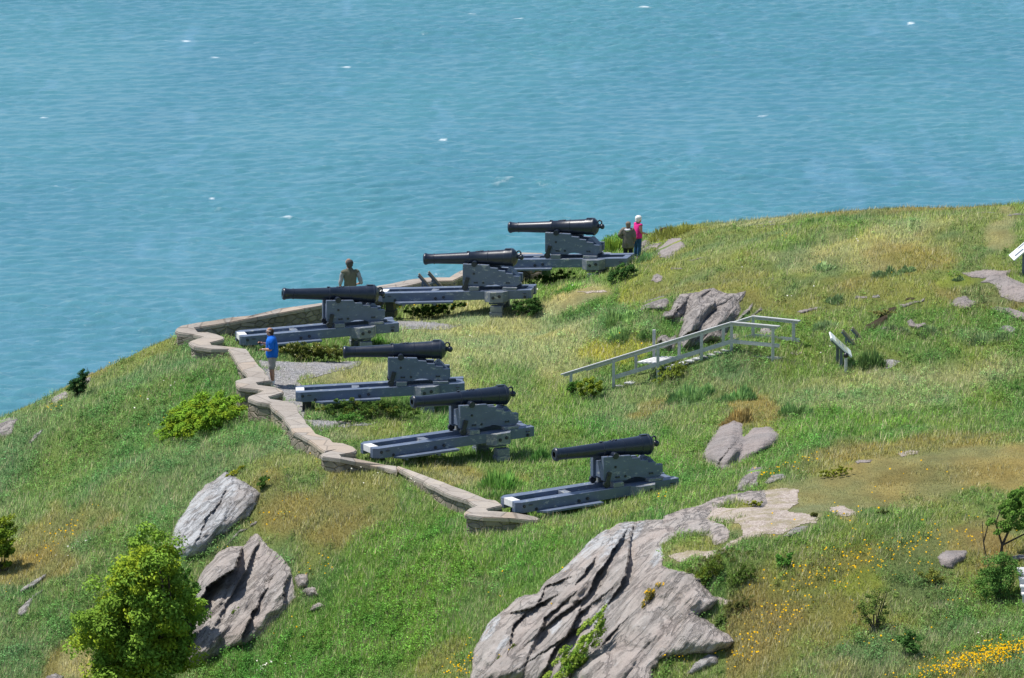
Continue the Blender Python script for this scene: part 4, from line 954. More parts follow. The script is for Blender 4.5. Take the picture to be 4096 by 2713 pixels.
def lerp(a, b, t): return tuple(a[i] + (b[i] - a[i]) * t for i in range(3))
def hand(wk, wrist, elbow, curl=.5, up=(0, 0, 1), r=1.0, thumb=1):
    """palm plus five separate fingers continuing the forearm"""
    w = Vector(wrist); d = (w - Vector(elbow)).normalized(); n = Vector(up); n = (n - d * n.dot(d)).normalized(); sd = d.cross(n) * thumb
    out = []; palm = w + d * .045
    pk = wk + 'palm'
    out.append([(wk, tuple(w), .026), (pk, tuple(palm), (.034, .022))])
    for i, L in enumerate((.072, .082, .076, .060)):
        off = sd * (.027 - .018 * i)
        b = w + d * .088 + off; q = Vector(b); dirv = Vector(d); ch = [(pk, tuple(palm), .02), (None, tuple(b), .0095)]
        for k, f in enumerate((.45, .32, .23)):
            dirv = (dirv - n * (curl * (.6 + .3 * k))).normalized(); q = q + dirv * L * f; ch.append((None, tuple(q), .0085 - .0008 * k))
        out.append(ch)
    t0 = w + d * .03 + sd * .032
    td = (d * .7 + sd * .6 - n * .35 * curl).normalized(); t1 = t0 + td * .036; t2 = t1 + (td + d * .3 - n * .3 * curl).normalized() * .028
    out.append([(pk, tuple(palm), .02), (None, tuple(t0), .013), (None, tuple(t1), .011), (None, tuple(t2), .009)])
    return out

def person(loc, face, label, h=1.75, build=1.0, arms=None, skinmat='skin', torso_lean=(0, 0), head_turn=0, head_tilt=(0, 0), female=False, belly=0, legs=None, curl=(.5, .5)):
    """local frame: +x is forward, +y is the person's left"""
    k = h / 1.75
    root = empty('person', loc, face, label, 'person')
    S = lambda x, y, z: (x * k, y * k, z * k)
    lx, ly = torso_lean
    hip = S(0, 0, .95); waist = S(lx * .3, ly * .3, 1.10); chest = S(lx * .7, ly * .7, 1.32); neckb = S(lx, ly, 1.47)
    sw = (.185 if not female else .165) * build
    ck, sk = math.cos(head_turn), math.sin(head_turn)
    hx, hy = lx + head_tilt[0], ly + head_tilt[1]
    f = lambda x, y, z: S(hx + 1.05 * (x * ck - y * sk), hy + 1.05 * (x * sk + y * ck), 1.50 + (z - 1.50) * 1.05 - .008)
    J = {}
    b = build
    ch = [[('hip', hip, (.15 * b, .115 * b)), ('waist', waist, (.15 * b + belly * .2, .105 * b + belly)), ('chest', chest, (.165 * b, .11 * b)), ('neckb', neckb, (.075, .07)), ('neck', f(.01, 0, 1.53), .056),
           ('jaw', f(.022, 0, 1.585), (.070, .083)), ('head', f(.015, 0, 1.645), (.086, .105)), ('crown', f(.005, 0, 1.695), (.081, .097)), (None, f(0, 0, 1.728), (.062, .075)), (None, f(0, 0, 1.742), (.034, .04))]]
    ch += [[('head', 0, 0), ('nose', f(.095, 0, 1.638), .014), (None, f(.118, 0, 1.622), .013)],
           [('jaw', 0, 0), (None, f(.082, 0, 1.548), .022)],
           [('head', 0, 0), (None, f(0, .083, 1.64), .018), (None, f(-.012, .092, 1.655), .012)], [('head', 0, 0), (None, f(0, -.083, 1.64), .018), (None, f(-.012, -.092, 1.655), .012)]]
    for s, nm in ((1, 'L'), (-1, 'R')):
        sh = (neckb[0] * .9, neckb[1] + s * sw * k, 1.425 * k)
        el, wr = arms[nm]
        el = S(*el); wr = S(*wr)
        ch.append([('chest', 0, 0), ('sh' + nm, sh, .062 * b), (None, lerp(sh, el, .5), .052 * b), ('el' + nm, el, .041 * b), (None, lerp(el, wr, .35), .041 * b), ('wr' + nm, wr, .026)])
        ch += hand('wr' + nm, wr, el, curl[0 if s > 0 else 1], thumb=s)
        J['sh' + nm], J['el' + nm], J['wr' + nm] = sh, el, wr
        hipj = S(0, s * .095, .90); kn = S(.02 + (legs or {}).get(nm, (0, 0))[0] * .5, s * .11, .50); an = S((legs or {}).get(nm, (0, 0))[0] - .02, s * .12, .085); toe = S((legs or {}).get(nm, (0, 0))[0] + .15, s * .14, .03)
        ch.append([('hip', 0, 0), (None, hipj, .095 * b), (None, lerp(hipj, kn, .5), .078 * b), ('kn' + nm, kn, .055 * b), (None, lerp(kn, an, .35), .056 * b), ('an' + nm, an, .038), (None, toe, .03)])
        J['hip' + nm], J['kn' + nm], J['an' + nm], J['toe' + nm] = hipj, kn, an, toe
    fix = []
    seen = {}
    for c in ch:
        fix.append([(q[0], seen[q[0]][0] if q[0] in seen else q[1], q[2]) for q in c])
        for q in c:
            if q[0] is not None and q[0] not in seen: seen[q[0]] = (q[1],)
    J['body'] = skin('body', fix, M[skinmat], root)
    J['crownp'] = f(0, 0, 1.72); J['neckp'] = f(.01, 0, 1.54)
    J.update(hip=hip, waist=waist, chest=chest, neckb=neckb, f=f, k=k, root=root, b=b, belly=belly, sw=sw)
    return J

def garment(J, mat, name, off, torso=None, arm=0, fore=0, thigh=0, shin=0, flare=0, neck=1.52):
    """clothing cut from the body surface and eased outward, so it follows the figure"""
    me = J['body'].data; n = len(me.vertices); co = np.empty(n * 3); me.vertices.foreach_get('co', co); co = co.reshape(-1, 3)
    no = np.empty(n * 3); me.vertex_normals.foreach_get('vector', no); no = no.reshape(-1, 3); k = J['k']; b = J['b']
    segs = [('torso', J['hip'], J['neckb'], .15 * b), ('head', J['neckp'], J['crownp'], .085)]
    for s in 'LR':
        w, e = Vector(J['wr' + s]), Vector(J['el' + s]); hd = tuple(w + (w - e).normalized() * .18)
        segs += [('arm', J['sh' + s], J['el' + s], .05 * b), ('fore', J['el' + s], J['wr' + s], .036), ('hand', J['wr' + s], hd, .03), ('thigh', J['hip' + s], J['kn' + s], .08 * b), ('shin', J['kn' + s], J['an' + s], .05), ('foot', J['an' + s], J['toe' + s], .04)]
    best = np.full(n, 1e9); kind = np.zeros(n, int); tt = np.zeros(n)
    for q, (nm, a, c, r) in enumerate(segs):
        a, c = np.array(a), np.array(c); ab = c - a; t = np.clip(((co - a) @ ab) / (ab @ ab), 0, 1); d = np.linalg.norm(co - a - t[:, None] * ab, axis=1) - r
        m = d < best; best[m] = d[m]; kind[m] = q; tt[m] = t[m]
    names = np.array([q[0] for q in segs])[kind]; z = co[:, 2] / k
    keep = np.zeros(n, bool)
    if torso: lo, hi = torso; keep |= np.isin(names, ['torso', 'thigh', 'head']) & (z > lo) & (z < min(hi, neck))
    keep |= (names == 'arm') & (tt < arm) & ((z < neck)); keep |= (names == 'fore') & (tt < fore); keep |= (names == 'thigh') & (tt < thigh); keep |= (names == 'shin') & (tt < shin)
    if arm <= 0 and torso and torso[1] > 1.3: keep |= (names == 'arm') & (tt < .10) & (z < neck)
    fold = .006 * np.sin(z * 38 + co[:, 1] * 22) + .006 * np.sin(co[:, 0] * 31 - z * 17 + co[:, 1] * 9)
    o = off + fold * (off > .015)
    if torso and flare: o = o + flare * np.clip((torso[0] + .28 - z) / .28, 0, 1)
    V = co + no * np.reshape(o, (-1, 1))
    fs = [tuple(p.vertices) for p in me.polygons if sum(keep[v] for v in p.vertices) >= len(p.vertices) - 1]
    used = sorted({v for f_ in fs for v in f_}); mp = {v: q for q, v in enumerate(used)}
    nm = bpy.data.meshes.new(name); nm.from_pydata([tuple(V[v]) for v in used], [], [tuple(mp[v] for v in f_) for f_ in fs]); nm.update()
    for p in nm.polygons: p.use_smooth = True
    ob = mobj(name, nm, M[mat], J['root']); sm = ob.modifiers.new('thick', 'SOLIDIFY'); sm.thickness = .006; sm.offset = -1
    return ob

def shoes(J, mat):
    for nm in 'LR':
        a, t = J['an' + nm], J['toe' + nm]; k = J['k']
        skin('shoe', [[(None, (a[0] - .04 * k, a[1], .045 * k), (.042, .04)), (None, (a[0] + .03 * k, a[1], .05 * k), (.045, .05)), (None, (t[0] + .03, t[1], .032 * k), (.042, .03))]], M[mat], J['root'], 1)

def hair(J, mat, kind):
    """hair as a fitted cap over the skull, with a soft uneven surface"""
    f = J['f']; k = J['k']; bm = bmesh.new()
    def lump(c, r):
        g = bmesh.ops.create_icosphere(bm, subdivisions=3, radius=1, matrix=Matrix.Identity(4)); ax = (Vector(f(1, 0, 0)) - Vector(f(0, 0, 0))).normalized(); sd = Vector((-ax.y, ax.x, 0))
        for v in g['verts']:
            q = v.co * (1 + .05 * math.sin(v.co.x * 9 + v.co.z * 7) + RNG.normal(0, .02)); v.co = Vector(f(*c)) + (ax * q.x * r[0] + sd * q.y * r[1] + Vector((0, 0, q.z * r[2]))) * k * 1.04
    if kind == 'back': lump((-.028, 0, 1.645), (.088, .094, .088)); lump((-.045, 0, 1.59), (.06, .078, .06))
    elif kind == 'full': lump((-.012, 0, 1.672), (.112, .106, .098)); lump((-.035, 0, 1.61), (.085, .09, .085))
    else: lump((-.012, 0, 1.69), (.132, .128, .115)); lump((-.045, 0, 1.62), (.098, .105, .09)); lump((.03, 0, 1.735), (.09, .10, .06))
    return bm_obj('hair', bm, M[mat], J['root'], smooth=True)

def build_people():
    # man in blue polo
    p = ground(1090, 1543)[0]; p[2] = H(p[0], p[1])
    J = person(tuple(p), R(180), 'man in bright blue polo and grey shorts, checking a small phone by the wall', 1.76, 1.36, {'L': ((.03, .27, 1.13), (.27, .20, 1.13)), 'R': ((.06, -.26, 1.16), (.30, -.14, 1.27))}, 'skin', (.03, 0), 0, (.035, 0), False, .06, curl=(.9, .8))
    garment(J, 'blue_shirt', 'polo_shirt', .026, (.86, 1.6), .92, flare=.02); garment(J, 'grey_short', 'shorts', .020, (.5, 1.0), thigh=.96); shoes(J, 'sole'); hair(J, 'hair_brown', 'back')
    f = J['f']; bm = bmesh.new()
    for s in (-1, 1):
        a = Vector(f(.092, s * .035, 1.662)); box(bm, a, (.012, .055, .035)); b = Vector(f(.04, s * .085, 1.668)); cyl(bm, a + Vector((0, s * .02, 0)), b, .006, seg=6); cyl(bm, b, Vector(f(-.03, s * .086, 1.665)), .006, seg=6)
    bm_obj('sunglasses', bm, M['panel_white'], J['root'])
    w = J['wrL']; bm = bmesh.new(); cyl(bm, (w[0] - .012, w[1], w[2]), (w[0] + .012, w[1], w[2]), .034, seg=14); bm_obj('watch', bm, M['white_cloth'], J['root'], bevel=.003)
    for nm in 'LR':
        a = J['an' + nm]; bm = bmesh.new(); cyl(bm, (a[0], a[1], .09), (a[0] + .005, a[1], .17), .05, .052, seg=14); bm_obj('sock', bm, M['white_cloth'], J['root'])
    # phone in his right hand
    wr = Vector(J['wrR']); el = Vector(J['elR']); c = wr + (wr - el).normalized() * .10 + Vector((0, 0, .03))
    bm = bmesh.new(); box(bm, (0, 0, 0), (.012, .07, .135), Matrix.Rotation(R(20), 4, 'Y')); bmesh.ops.bevel(bm, geom=bm.edges[:], offset=.004, segments=2, affect='EDGES')
    o = bm_obj('phone', bm, M['black_plastic']); mw = Matrix.Translation(p) @ Matrix.Rotation(R(180), 4, 'Z'); o.location = mw @ c
    o.rotation_euler = (0, 0, R(180)); tag(o, 'small black phone held up by the man in the blue polo', 'phone')
    bm = bmesh.new(); box(bm, (.009, 0, 0), (.002, .058, .11), Matrix.Rotation(R(20), 4, 'Y')); bm_obj('screen', bm, M['panel_ink'], o)
    # man in vest, seen from behind, behind the third gun
    q = at_z(1402, 1264, -.05); q[2] = H(q[0], q[1]); zt = at_Y(1402, 1036, q[1])[2]
    J = person(tuple(q), R(98), 'man in khaki vest seen from behind, looking out to sea behind a cannon', zt - q[2], 1.0, {'L': ((.02, .255, 1.13), (.06, .24, .88)), 'R': ((-.02, -.275, 1.14), (.17, -.20, 1.08))}, 'skin_tan', (.03, 0), .45, (.02, .03), False, .03)
    garment(J, 'grey_sleeve', 'shirt', .020, (.92, 1.6), 1.1)
    garment(J, 'vest', 'vest', .036, (.82, 1.6), .10, flare=.03, neck=1.51); garment(J, 'grey_short', 'trousers', .014, (.5, 1.0), thigh=1.1, shin=.92); shoes(J, 'hair_grey'); hair(J, 'hair_grey', 'back')
    # woman in the jacket
    q = at_z(2512, 1075, -.05); q[2] = H(q[0], q[1]); zt = at_Y(2512, 889, q[1])[2]
    J = person(tuple(q), R(75), 'woman with short grey-brown hair in a taupe hooded jacket, seen from behind', zt - q[2], 1.10, {'L': ((-.05, .36, 1.20), (.06, .22, 1.06)), 'R': ((.0, -.27, 1.14), (.12, -.22, .95))}, 'skin', (.02, 0), -.3, (.02, 0), True)
    garment(J, 'jacket', 'jacket', .034, (.66, 1.6), 1.1, .93, flare=.03); garment(J, 'dark_trouser', 'trousers', .014, (.5, 1.0), thigh=1.1, shin=.92); shoes(J, 'dark_trouser'); hair(J, 'hair_tan', 'full')
    nb = J['neckb']; skin('hood', [[(None, (nb[0] - .07, -.10, nb[2] - .01), (.05, .035)), (None, (nb[0] - .115, 0, nb[2] - .045), (.075, .05)), (None, (nb[0] - .07, .10, nb[2] - .01), (.05, .035))]], M['pale_hood'], J['root'])
    # woman in pink
    q = at_z(2549, 1062, -.02); q[2] = H(q[0], q[1]); zt = at_Y(2549, 868, q[1])[2]
    J = person(tuple(q), R(35), 'white-haired woman in a bright pink sleeveless top and jeans', zt - q[2], 1.06, {'L': ((.04, .26, 1.14), (.22, .20, 1.02)), 'R': ((.02, -.24, 1.13), (.27, -.17, 1.06))}, 'skin', (.03, 0), -.25, (.03, 0), True, .02)
    garment(J, 'pink', 'sleeveless_top', .018, (.86, 1.6), .06, flare=.02, neck=1.49); garment(J, 'denim', 'jeans', .014, (.5, 1.0), thigh=1.1, shin=.92); shoes(J, 'sole'); hair(J, 'hair_white', 'fluffy')
# ------------------------------------------------------------------ foliage
def leaf_mesh(name, pos, nrm, size, col, asp=.55):
    n = len(pos); size = np.broadcast_to(size, n)
    a = RNG.normal(size=(n, 3)); a -= (a * nrm).sum(1, keepdims=True) * nrm; a /= np.linalg.norm(a, axis=1, keepdims=True) + 1e-9
    b = np.cross(nrm, a)
    L = size[:, None] * .5
    V = np.stack([pos - a * L, pos + b * L * asp + nrm * L * .15, pos + a * L, pos - b * L * asp + nrm * L * .15], 1).reshape(-1, 3)
    f = np.arange(4 * n).reshape(n, 4)
    return np_mesh(name, V, f, col=np.repeat(col, 4, 0))
def crown(n, W, Dp, Hh, K, leaf, colr, z0=0, var=.28, lump=.30, up=.5, yel=None, shape=None):
    """leaf positions in many small clumps filling a rounded crown"""
    d = RNG.normal(size=(K, 3)); d /= np.linalg.norm(d, axis=1, keepdims=True); d[:, 2] *= .95
    r = RNG.random(K) ** .45 * RNG.uniform(.72, 1.08, K)
    c = d * r[:, None] * np.array([W * .54, Dp * .54, Hh * .50]); c[:, 2] += Hh * .48 + z0
    if shape is not None: c = shape(c)
    c[:, 2] = np.maximum(c[:, 2], z0 + .04 * Hh)
    k = RNG.integers(0, K, n)
    s = RNG.normal(size=(n, 3)); s /= np.linalg.norm(s, axis=1, keepdims=True)
    rad = lump * min(W, Hh) * .9 * RNG.uniform(.5, 1.1, K)[k] * RNG.random(n) ** .4
    p = c[k] + s * rad[:, None] * np.array([1.1, 1.1, .75])
    p[:, 2] = np.maximum(p[:, 2], .02)
    nr = s * .7 + RNG.normal(size=(n, 3)) * .45; nr[:, 2] += up; nr /= np.linalg.norm(nr, axis=1, keepdims=True)
    base = np.array(colr)[None] * np.exp(RNG.normal(0, var * .45, (K, 1)))[k] * np.exp(RNG.normal(0, var * .6, (n, 1)))
    if yel is not None:
        w = (RNG.random(K) < yel[1])[k][:, None] * RNG.uniform(.5, 1, (n, 1)); base = base * (1 - w) + np.array(yel[0]) * 1.6 * w * np.exp(RNG.normal(0, var * .4, (n, 1)))
    return p, nr, leaf * RNG.uniform(.6, 1.25, n), base, c
def stems(bm, cs, r0, base=(0, 0, -.1), mid=.45):
    for c in cs:
        c = Vector(c); b = Vector(base) + Vector((RNG.normal(0, .03), RNG.normal(0, .03), 0)); m = b.lerp(c, mid) + Vector((RNG.normal(0, .06) * c.length, RNG.normal(0, .06) * c.length, .08 * c.length))
        cyl(bm, b, m, r0, r0 * .65, 7); cyl(bm, m, c, r0 * .65, r0 * .25, 6)
GREENS = dict(mid=(.07, .14, .028), dark=(.038, .085, .022), yel=(.17, .22, .022), bright=(.095, .20, .03), blue=(.08, .145, .055), fern=(.18, .25, .04), olive=(.13, .145, .032), weed=(.11, .20, .04))
def shrub(label, u, v, w, h, col, n=2500, leaf=.055, name='shrub', cat='shrub', dep=.8, K=None, var=.28, lump=.28, up=.5, yel=None, shape=None, stem=True, asp=.55, group=None, blossoms=None, hi=None):
    p = ground(u, v)[0]; k = p[1] / F; W, Hh = w * k, h * k
    root = empty(name, tuple(p), 0, label, cat, group)
    K = K or int(18 + 14 * W)
    P, nr, sz, c, cs = crown(n, W, W * dep, Hh, K, leaf, np.array(GREENS[col] if isinstance(col, str) else col) * 1.75, 0, var, lump, up, yel, shape)
    P[:, 2] += H(p[0] + P[:, 0], p[1] + P[:, 1]) - p[2]       # follow the slope it grows on
    if blossoms:
        m = blossoms[0]; i = RNG.integers(0, n, m); q = P[i] + np.array([0, -.02, .04]); bn = np.tile([0, -.5, .85], (m, 1)) + RNG.normal(0, .3, (m, 3)); bn /= np.linalg.norm(bn, axis=1, keepdims=True)
        mobj('blossoms', leaf_mesh('blossoms', q, bn, blossoms[2] * RNG.uniform(.6, 1.2, m), np.tile(blossoms[1], (m, 1)), 1.0), M['petal'], root)
    mobj('foliage', leaf_mesh('foliage', P, nr, sz, c, asp), M['leaf'], root)
    if stem:
        bm = bmesh.new(); i = RNG.integers(0, len(cs), min(9, len(cs))); stems(bm, cs[i], max(.008, .02 * Hh)); bm_obj('stem', bm, M['bark'], root)
    return root
def tall_weeds(label, u, v, w, h, col, n=900, name='weed_clump', cat='weeds', blade=.03, group=None):
    """clump of upright blades and stalks with leaves"""
    p = ground(u, v)[0]; k = p[1] / F; W, Hh = w * k, h * k
    root = empty(name, tuple(p), 0, label, cat, group)
    nl = max(4, int(5 + 3 * W)); lx = RNG.uniform(-.40, .40, nl) * W; ly = RNG.uniform(-.35, .35, nl) * W * .8; lr = RNG.uniform(.08, .17, nl) * W; lh = RNG.uniform(.55, 1.05, nl) * (1 - .5 * (np.abs(lx) / (.45 * W)) ** 2)
    q = RNG.integers(0, nl, n); x = lx[q] + RNG.normal(0, 1, n) * lr[q]; y = ly[q] + RNG.normal(0, 1, n) * lr[q]; r = np.hypot(x - lx[q], y - ly[q]) / lr[q]
    hh = Hh * lh[q] * np.clip(1.05 - .3 * r, .25, 1.1) * RNG.uniform(.5, 1.05, n)
    b = np.stack([x, y, H(p[0] + x, p[1] + y) - p[2] - .03], 1); t = b + np.stack([RNG.normal(.02, .12, n) * hh + x * .15, RNG.normal(0, .12, n) * hh + y * .15, hh], 1)
    a = RNG.random(n) * 6.28; wv = np.stack([np.cos(a), np.sin(a), a * 0], 1) * (blade * RNG.uniform(.5, 1.2, n))[:, None]
    mid = b * .45 + t * .55 + np.array([0, 0, 1]) * hh[:, None] * .06
    V = np.stack([b - wv * .4, b + wv * .4, mid + wv * .5, t, mid - wv * .5], 1).reshape(-1, 3); i5 = np.arange(n)[:, None] * 5
    f = np.concatenate([i5 + np.array([[0, 1, 2]]), i5 + np.array([[0, 2, 4]]), i5 + np.array([[4, 2, 3]])])
    c = np.array(GREENS[col] if isinstance(col, str) else col)[None] * 2.2 * np.exp(RNG.normal(0, .22, (nl, 1)))[q] * np.exp(RNG.normal(0, .25, (n, 1)))
    me = np_mesh('foliage', V, f, col=np.repeat(c, 5, 0)); tag(mobj('foliage', me, M['leaf'], root), None, None)
    return root

def leaning(f):
    def g(c):
        c = c.copy(); c[:, 0] += f * c[:, 2]; return c
    return g
def build_plants():
    # big leafy tree, lower left: trunk + limbs + crown
    p = ground(565, 2900)[0]; root = empty('leafy_tree', tuple(p), 0, 'big yellow-green leafy tree at the lower left in front of the slab rocks', 'tree')
    k = p[1] / F; Hh = 880 * k; W = 500 * k
    def shp(c):
        c = c.copy(); t = np.clip(c[:, 2] / Hh, 0, 1); c[:, 0] *= 1.15 - .45 * t; c[:, 0] += .28 * (t - .5) * W * .6; g = 1 + .07 * np.sin(3.1 * np.arctan2(c[:, 2] - Hh * .5, c[:, 0]) * 2 + 1.0) + .06 * np.sin(11 * np.arctan2(c[:, 2] - Hh * .5, c[:, 0])); c[:, 0] *= g; return c
    n = 66000; P, nr, sz, c, cs = crown(n, W, W * .8, Hh, 340, .115, (.215, .36, .05), 0, .26, .135, .55, ((.22, .28, .022), .45), shp)
    mobj('crown', leaf_mesh('crown', P, nr, sz, c, .5), M['leaf'], root)
    bm = bmesh.new(); cyl(bm, (0, 0, -.4), (.1, 0, Hh * .35), .13, .09, 10); stems(bm, cs[:26], .06, (.08, 0, Hh * .2)); bm_obj('trunk', bm, M['bark'], root)
    # dark green lower right flank is a second, darker shrub leaning on the rock
    shrub('darker green bush on the right flank of the big leafy tree, against the slab rock', 745, 2640, 130, 430, (.045, .105, .02), 9000, .095, 'bush', 'bush', .8, 60, lump=.16)
    shrub('yellow-green bush cut by the left edge of the picture', 0, 2290, 150, 260, (.11, .17, .02), 7000, .08, 'bush', 'bush', .9, 60, lump=.16, yel=((.17, .21, .02), .4))
    shrub('wide low bright yellow-green bush on the slope below the wall', 800, 1722, 345, 120, (.115, .205, .022), 24000, .08, 'low_bush', 'bush', 1.7, 260, lump=.2, up=.8, yel=((.15, .20, .016), .35), shape=leaning(.1))
    shrub('ragged dark evergreen bush on the rim of the left slope', 305, 1588, 100, 115, (.022, .055, .018), 3500, .06, 'evergreen_bush', 'bush', .8, 34, lump=.16, shape=leaning(.25))
    shrub('thin light green sprig poking out right of the evergreen bush', 352, 1500, 50, 45, 'yel', 160, .06, 'sprig', 'sprig', .8, 7, lump=.2)
    # right tree
    p = ground(4000, 2225)[0]; root = empty('small_tree', tuple(p), 0, 'small twisted tree with bare lower stems at the right edge', 'tree')
    k = p[1] / F; bm = bmesh.new()
    for a, b, r in (((0,0,-.2),(.05,0,.28),.05),((.05,0,.28),(.35,.1,.95),.035),((.05,0,.28),(-.12,0,.85),.03),((.05,0,.28),(.75,.1,.62),.026),((.35,.1,.95),(.75,0,1.35),.026),((-.32,0,-.2),(-.42,0,.35),.022),((-.42,0,.35),(-.3,0,.85),.018),((-.42,0,.35),(-.46,0,.9),.012),((-.12,0,.85),(0,0,1.2),.018),((.75,.1,.62),(1.2,.1,.8),.016)): cyl(bm, a, b, r, r * .7, 7)
    bm_obj('trunk', bm, M['bark'], root)
    n = 12000; P, nr, sz, c, cs = crown(n, 1.75, 1.4, 1.2, 60, .066, (.14, .27, .05), 0, .3, .13); P[:, 0] += .52; P[:, 2] += .52 + .30 * np.clip(P[:, 0], -.4, 1)
    mobj('crown', leaf_mesh('crown', P, nr, sz, c, .55), M['leaf'], root)
    # shrubs on the near slope
    shrub('sparse upright sapling bush among yellow flowers on the near slope', 3500, 2522, 180, 205, (.085, .125, .03), 1900, .055, 'sapling', 'bush', .7, 40, lump=.12)
    shrub('low dark bush right of the sparse sapling', 3640, 2622, 120, 110, (.05, .11, .028), 2600, .055, 'bush', 'bush', .8, 26, lump=.2)
    shrub('tangled green bush under the small twisted tree', 3990, 2400, 200, 200, (.065, .135, .03), 7000, .055, 'bush', 'bush', .8, 60, lump=.16)
    shrub('small bush just left of the pink rock by the tree', 3730, 2330, 100, 70, 'olive', 1400, .05, 'bush', 'bush', .8, 20, lump=.22)
    shrub('bright green leafy plant in the middle of the flower slope', 3130, 2265, 110, 60, (.07, .17, .03), 1500, .05, 'bush', 'bush', .7, 20, lump=.2)
    shrub('low dark crowberry mat at the edge of the grit', 2835, 2325, 120, 90, (.07, .105, .018), 3600, .04, 'heath_bush', 'bush', .9, 60, lump=.14, up=.8, yel=((.13, .16, .02), .3))
    shrub('second crowberry mat right of the grit edge', 2965, 2330, 130, 65, (.06, .10, .02), 3000, .04, 'heath_bush', 'bush', .9, 50, lump=.16, up=.8)
    shrub('long low heath mat behind the crowberry', 2860, 2255, 260, 34, (.09, .105, .03), 3600, .04, 'heath_bush', 'bush', .5, 70, lump=.25, up=.8)
    shrub('round heath tuft beside the smooth lower rock', 2880, 2500, 60, 36, (.06, .095, .025), 1300, .04, 'heath_bush', 'bush', .9, 22, lump=.25, up=.8)
    shrub('heath mat along the right rim of the outcrop', 2960, 2440, 150, 50, (.085, .095, .028), 2400, .04, 'heath_bush', 'bush', .7, 46, lump=.2, up=.8)
    shrub('yellow-green moss cushion on the flat ledge by the grit', 3020, 2028, 80, 30, (.17, .19, .02), 1500, .035, 'moss_cushion', 'moss', .8, 30, lump=.25, up=.9)
    shrub('dark green juniper mat on the dry shelf edge', 3340, 1905, 150, 40, (.13, .15, .02), 2600, .04, 'heath_bush', 'bush', .8, 40, lump=.2, up=.8)
    shrub('small dark tuft on the dry shelf beside the grit', 3257, 2068, 46, 30, (.065, .075, .02), 700, .04, 'heath_bush', 'bush', .9, 14, lump=.25, up=.8)
    shrub('dark tuft on the dry shelf near the middle of the flowers', 3530, 2062, 50, 28, (.05, .07, .02), 700, .04, 'heath_bush', 'bush', .9, 14, lump=.25, up=.8)
    shrub('bright fern-like bush growing in the cleft of the big outcrop', 2275, 2735, 240, 220, 'fern', 9000, .06, 'fern_bush', 'bush', .6, 70, lump=.11, yel=((.08, .17, .02), .3), shape=leaning(.35))
    shrub('dark green cushion with yellow flowers low in the big outcrop', 2010, 2690, 130, 100, (.075, .10, .018), 3600, .045, 'heath_bush', 'bush', .7, 50, lump=.15, blossoms=(40, (.8, .5, .01), .05), up=.8)
    shrub('tuft with yellow flowers in the notch of the big outcrop', 2600, 2405, 110, 52, (.16, .14, .04), 2000, .04, 'heath_bush', 'bush', .7, 30, lump=.2, blossoms=(36, (.85, .50, .01), .05))
    shrub('thin olive moss strip with yellow flowers in a crease of the outcrop', 2225, 2430, 110, 30, (.17, .16, .03), 1300, .035, 'moss_cushion', 'moss', .5, 30, lump=.25, blossoms=(28, (.85, .50, .01), .045))
    shrub('small green tuft in the lower grass pocket of the slab rock', 945, 2485, 70, 60, (.09, .14, .025), 1300, .05, 'grass_tuft', 'tuft', .6, 20, lump=.2)
    shrub('yellow-green mat draped over the top of the pale slab rock', 945, 1900, 90, 30, (.17, .19, .02), 1500, .045, 'moss_cushion', 'moss', .7, 26, lump=.25, up=.8)
    shrub('dark green bush right of the pale slab rock', 1050, 1955, 46, 62, (.05, .10, .02), 1100, .055, 'bush', 'bush', .8, 14, lump=.22)
    # weeds round the guns
    tall_weeds('bright green weed clump between the two nearest cannons', 2010, 1960, 190, 120, (.11, .20, .045), 2600)
    tall_weeds('smaller green weed clump in front of the bright weed clump', 2025, 2010, 120, 75, (.10, .18, .045), 1200)
    tall_weeds('small green tuft where the long wall meets the short low wall', 1583, 1885, 60, 34, (.10, .17, .045), 420)
    tall_weeds('green tuft at the low sunken end of the long parapet wall', 1490, 1868, 90, 34, (.11, .17, .05), 600)
    tall_weeds('green weeds left of the short low wall', 1975, 1995, 80, 50, (.085, .17, .035), 600)
    tall_weeds('tall dark grass behind the right leg of the second nearest cannon', 2170, 1850, 110, 110, (.055, .12, .028), 1300)
    shrub('white-flowered bramble bush under the cannon by the man in blue', 1240, 1445, 330, 85, (.062, .080, .018), 9000, .055, 'bramble_bush', 'bush', .28, 130, lump=.18, blossoms=(110, (.62, .58, .36), .035), yel=((.11, .115, .025), .4))
    tall_weeds('dark tall grass right of the leg of the cannon by the man in blue', 1500, 1385, 110, 60, (.055, .12, .026), 900)
    shrub('dark leafy bush under the slide of the middle cannon', 1480, 1672, 420, 80, (.050, .090, .020), 9000, .055, 'bush', 'bush', .25, 140, lump=.18, yel=((.10, .115, .022), .3))
    shrub('light green leafy weeds at the foot of the middle cannon', 1400, 1690, 160, 44, (.065, .15, .03), 2000, .05, 'weed_clump', 'weeds', .4, 40, lump=.22)
    shrub('dark leafy bush under the second farthest cannon', 1740, 1268, 330, 56, (.048, .095, .02), 6500, .055, 'bush', 'bush', .3, 110, lump=.2, blossoms=(16, (.85, .5, .01), .06))
    shrub('dark bush right of the leg of the second farthest cannon', 2110, 1262, 130, 72, (.038, .080, .02), 4200, .055, 'bush', 'bush', .7, 46, lump=.2)
    shrub('green bush left of the leg of the farthest cannon', 2200, 1140, 230, 55, (.055, .11, .022), 5000, .055, 'bush', 'bush', .3, 80, lump=.2)
    shrub('dark green bush right of the leg of the farthest cannon', 2480, 1120, 150, 70, (.032, .075, .02), 4600, .055, 'bush', 'bush', .6, 50, lump=.2)
    tall_weeds('bright sunlit grass in front of the farthest cannon', 2270, 1160, 190, 34, (.095, .19, .035), 1000)
    tall_weeds('blue-green grass between the boulder and the farthest cannon', 2590, 1040, 90, 55, (.08, .14, .05), 800)
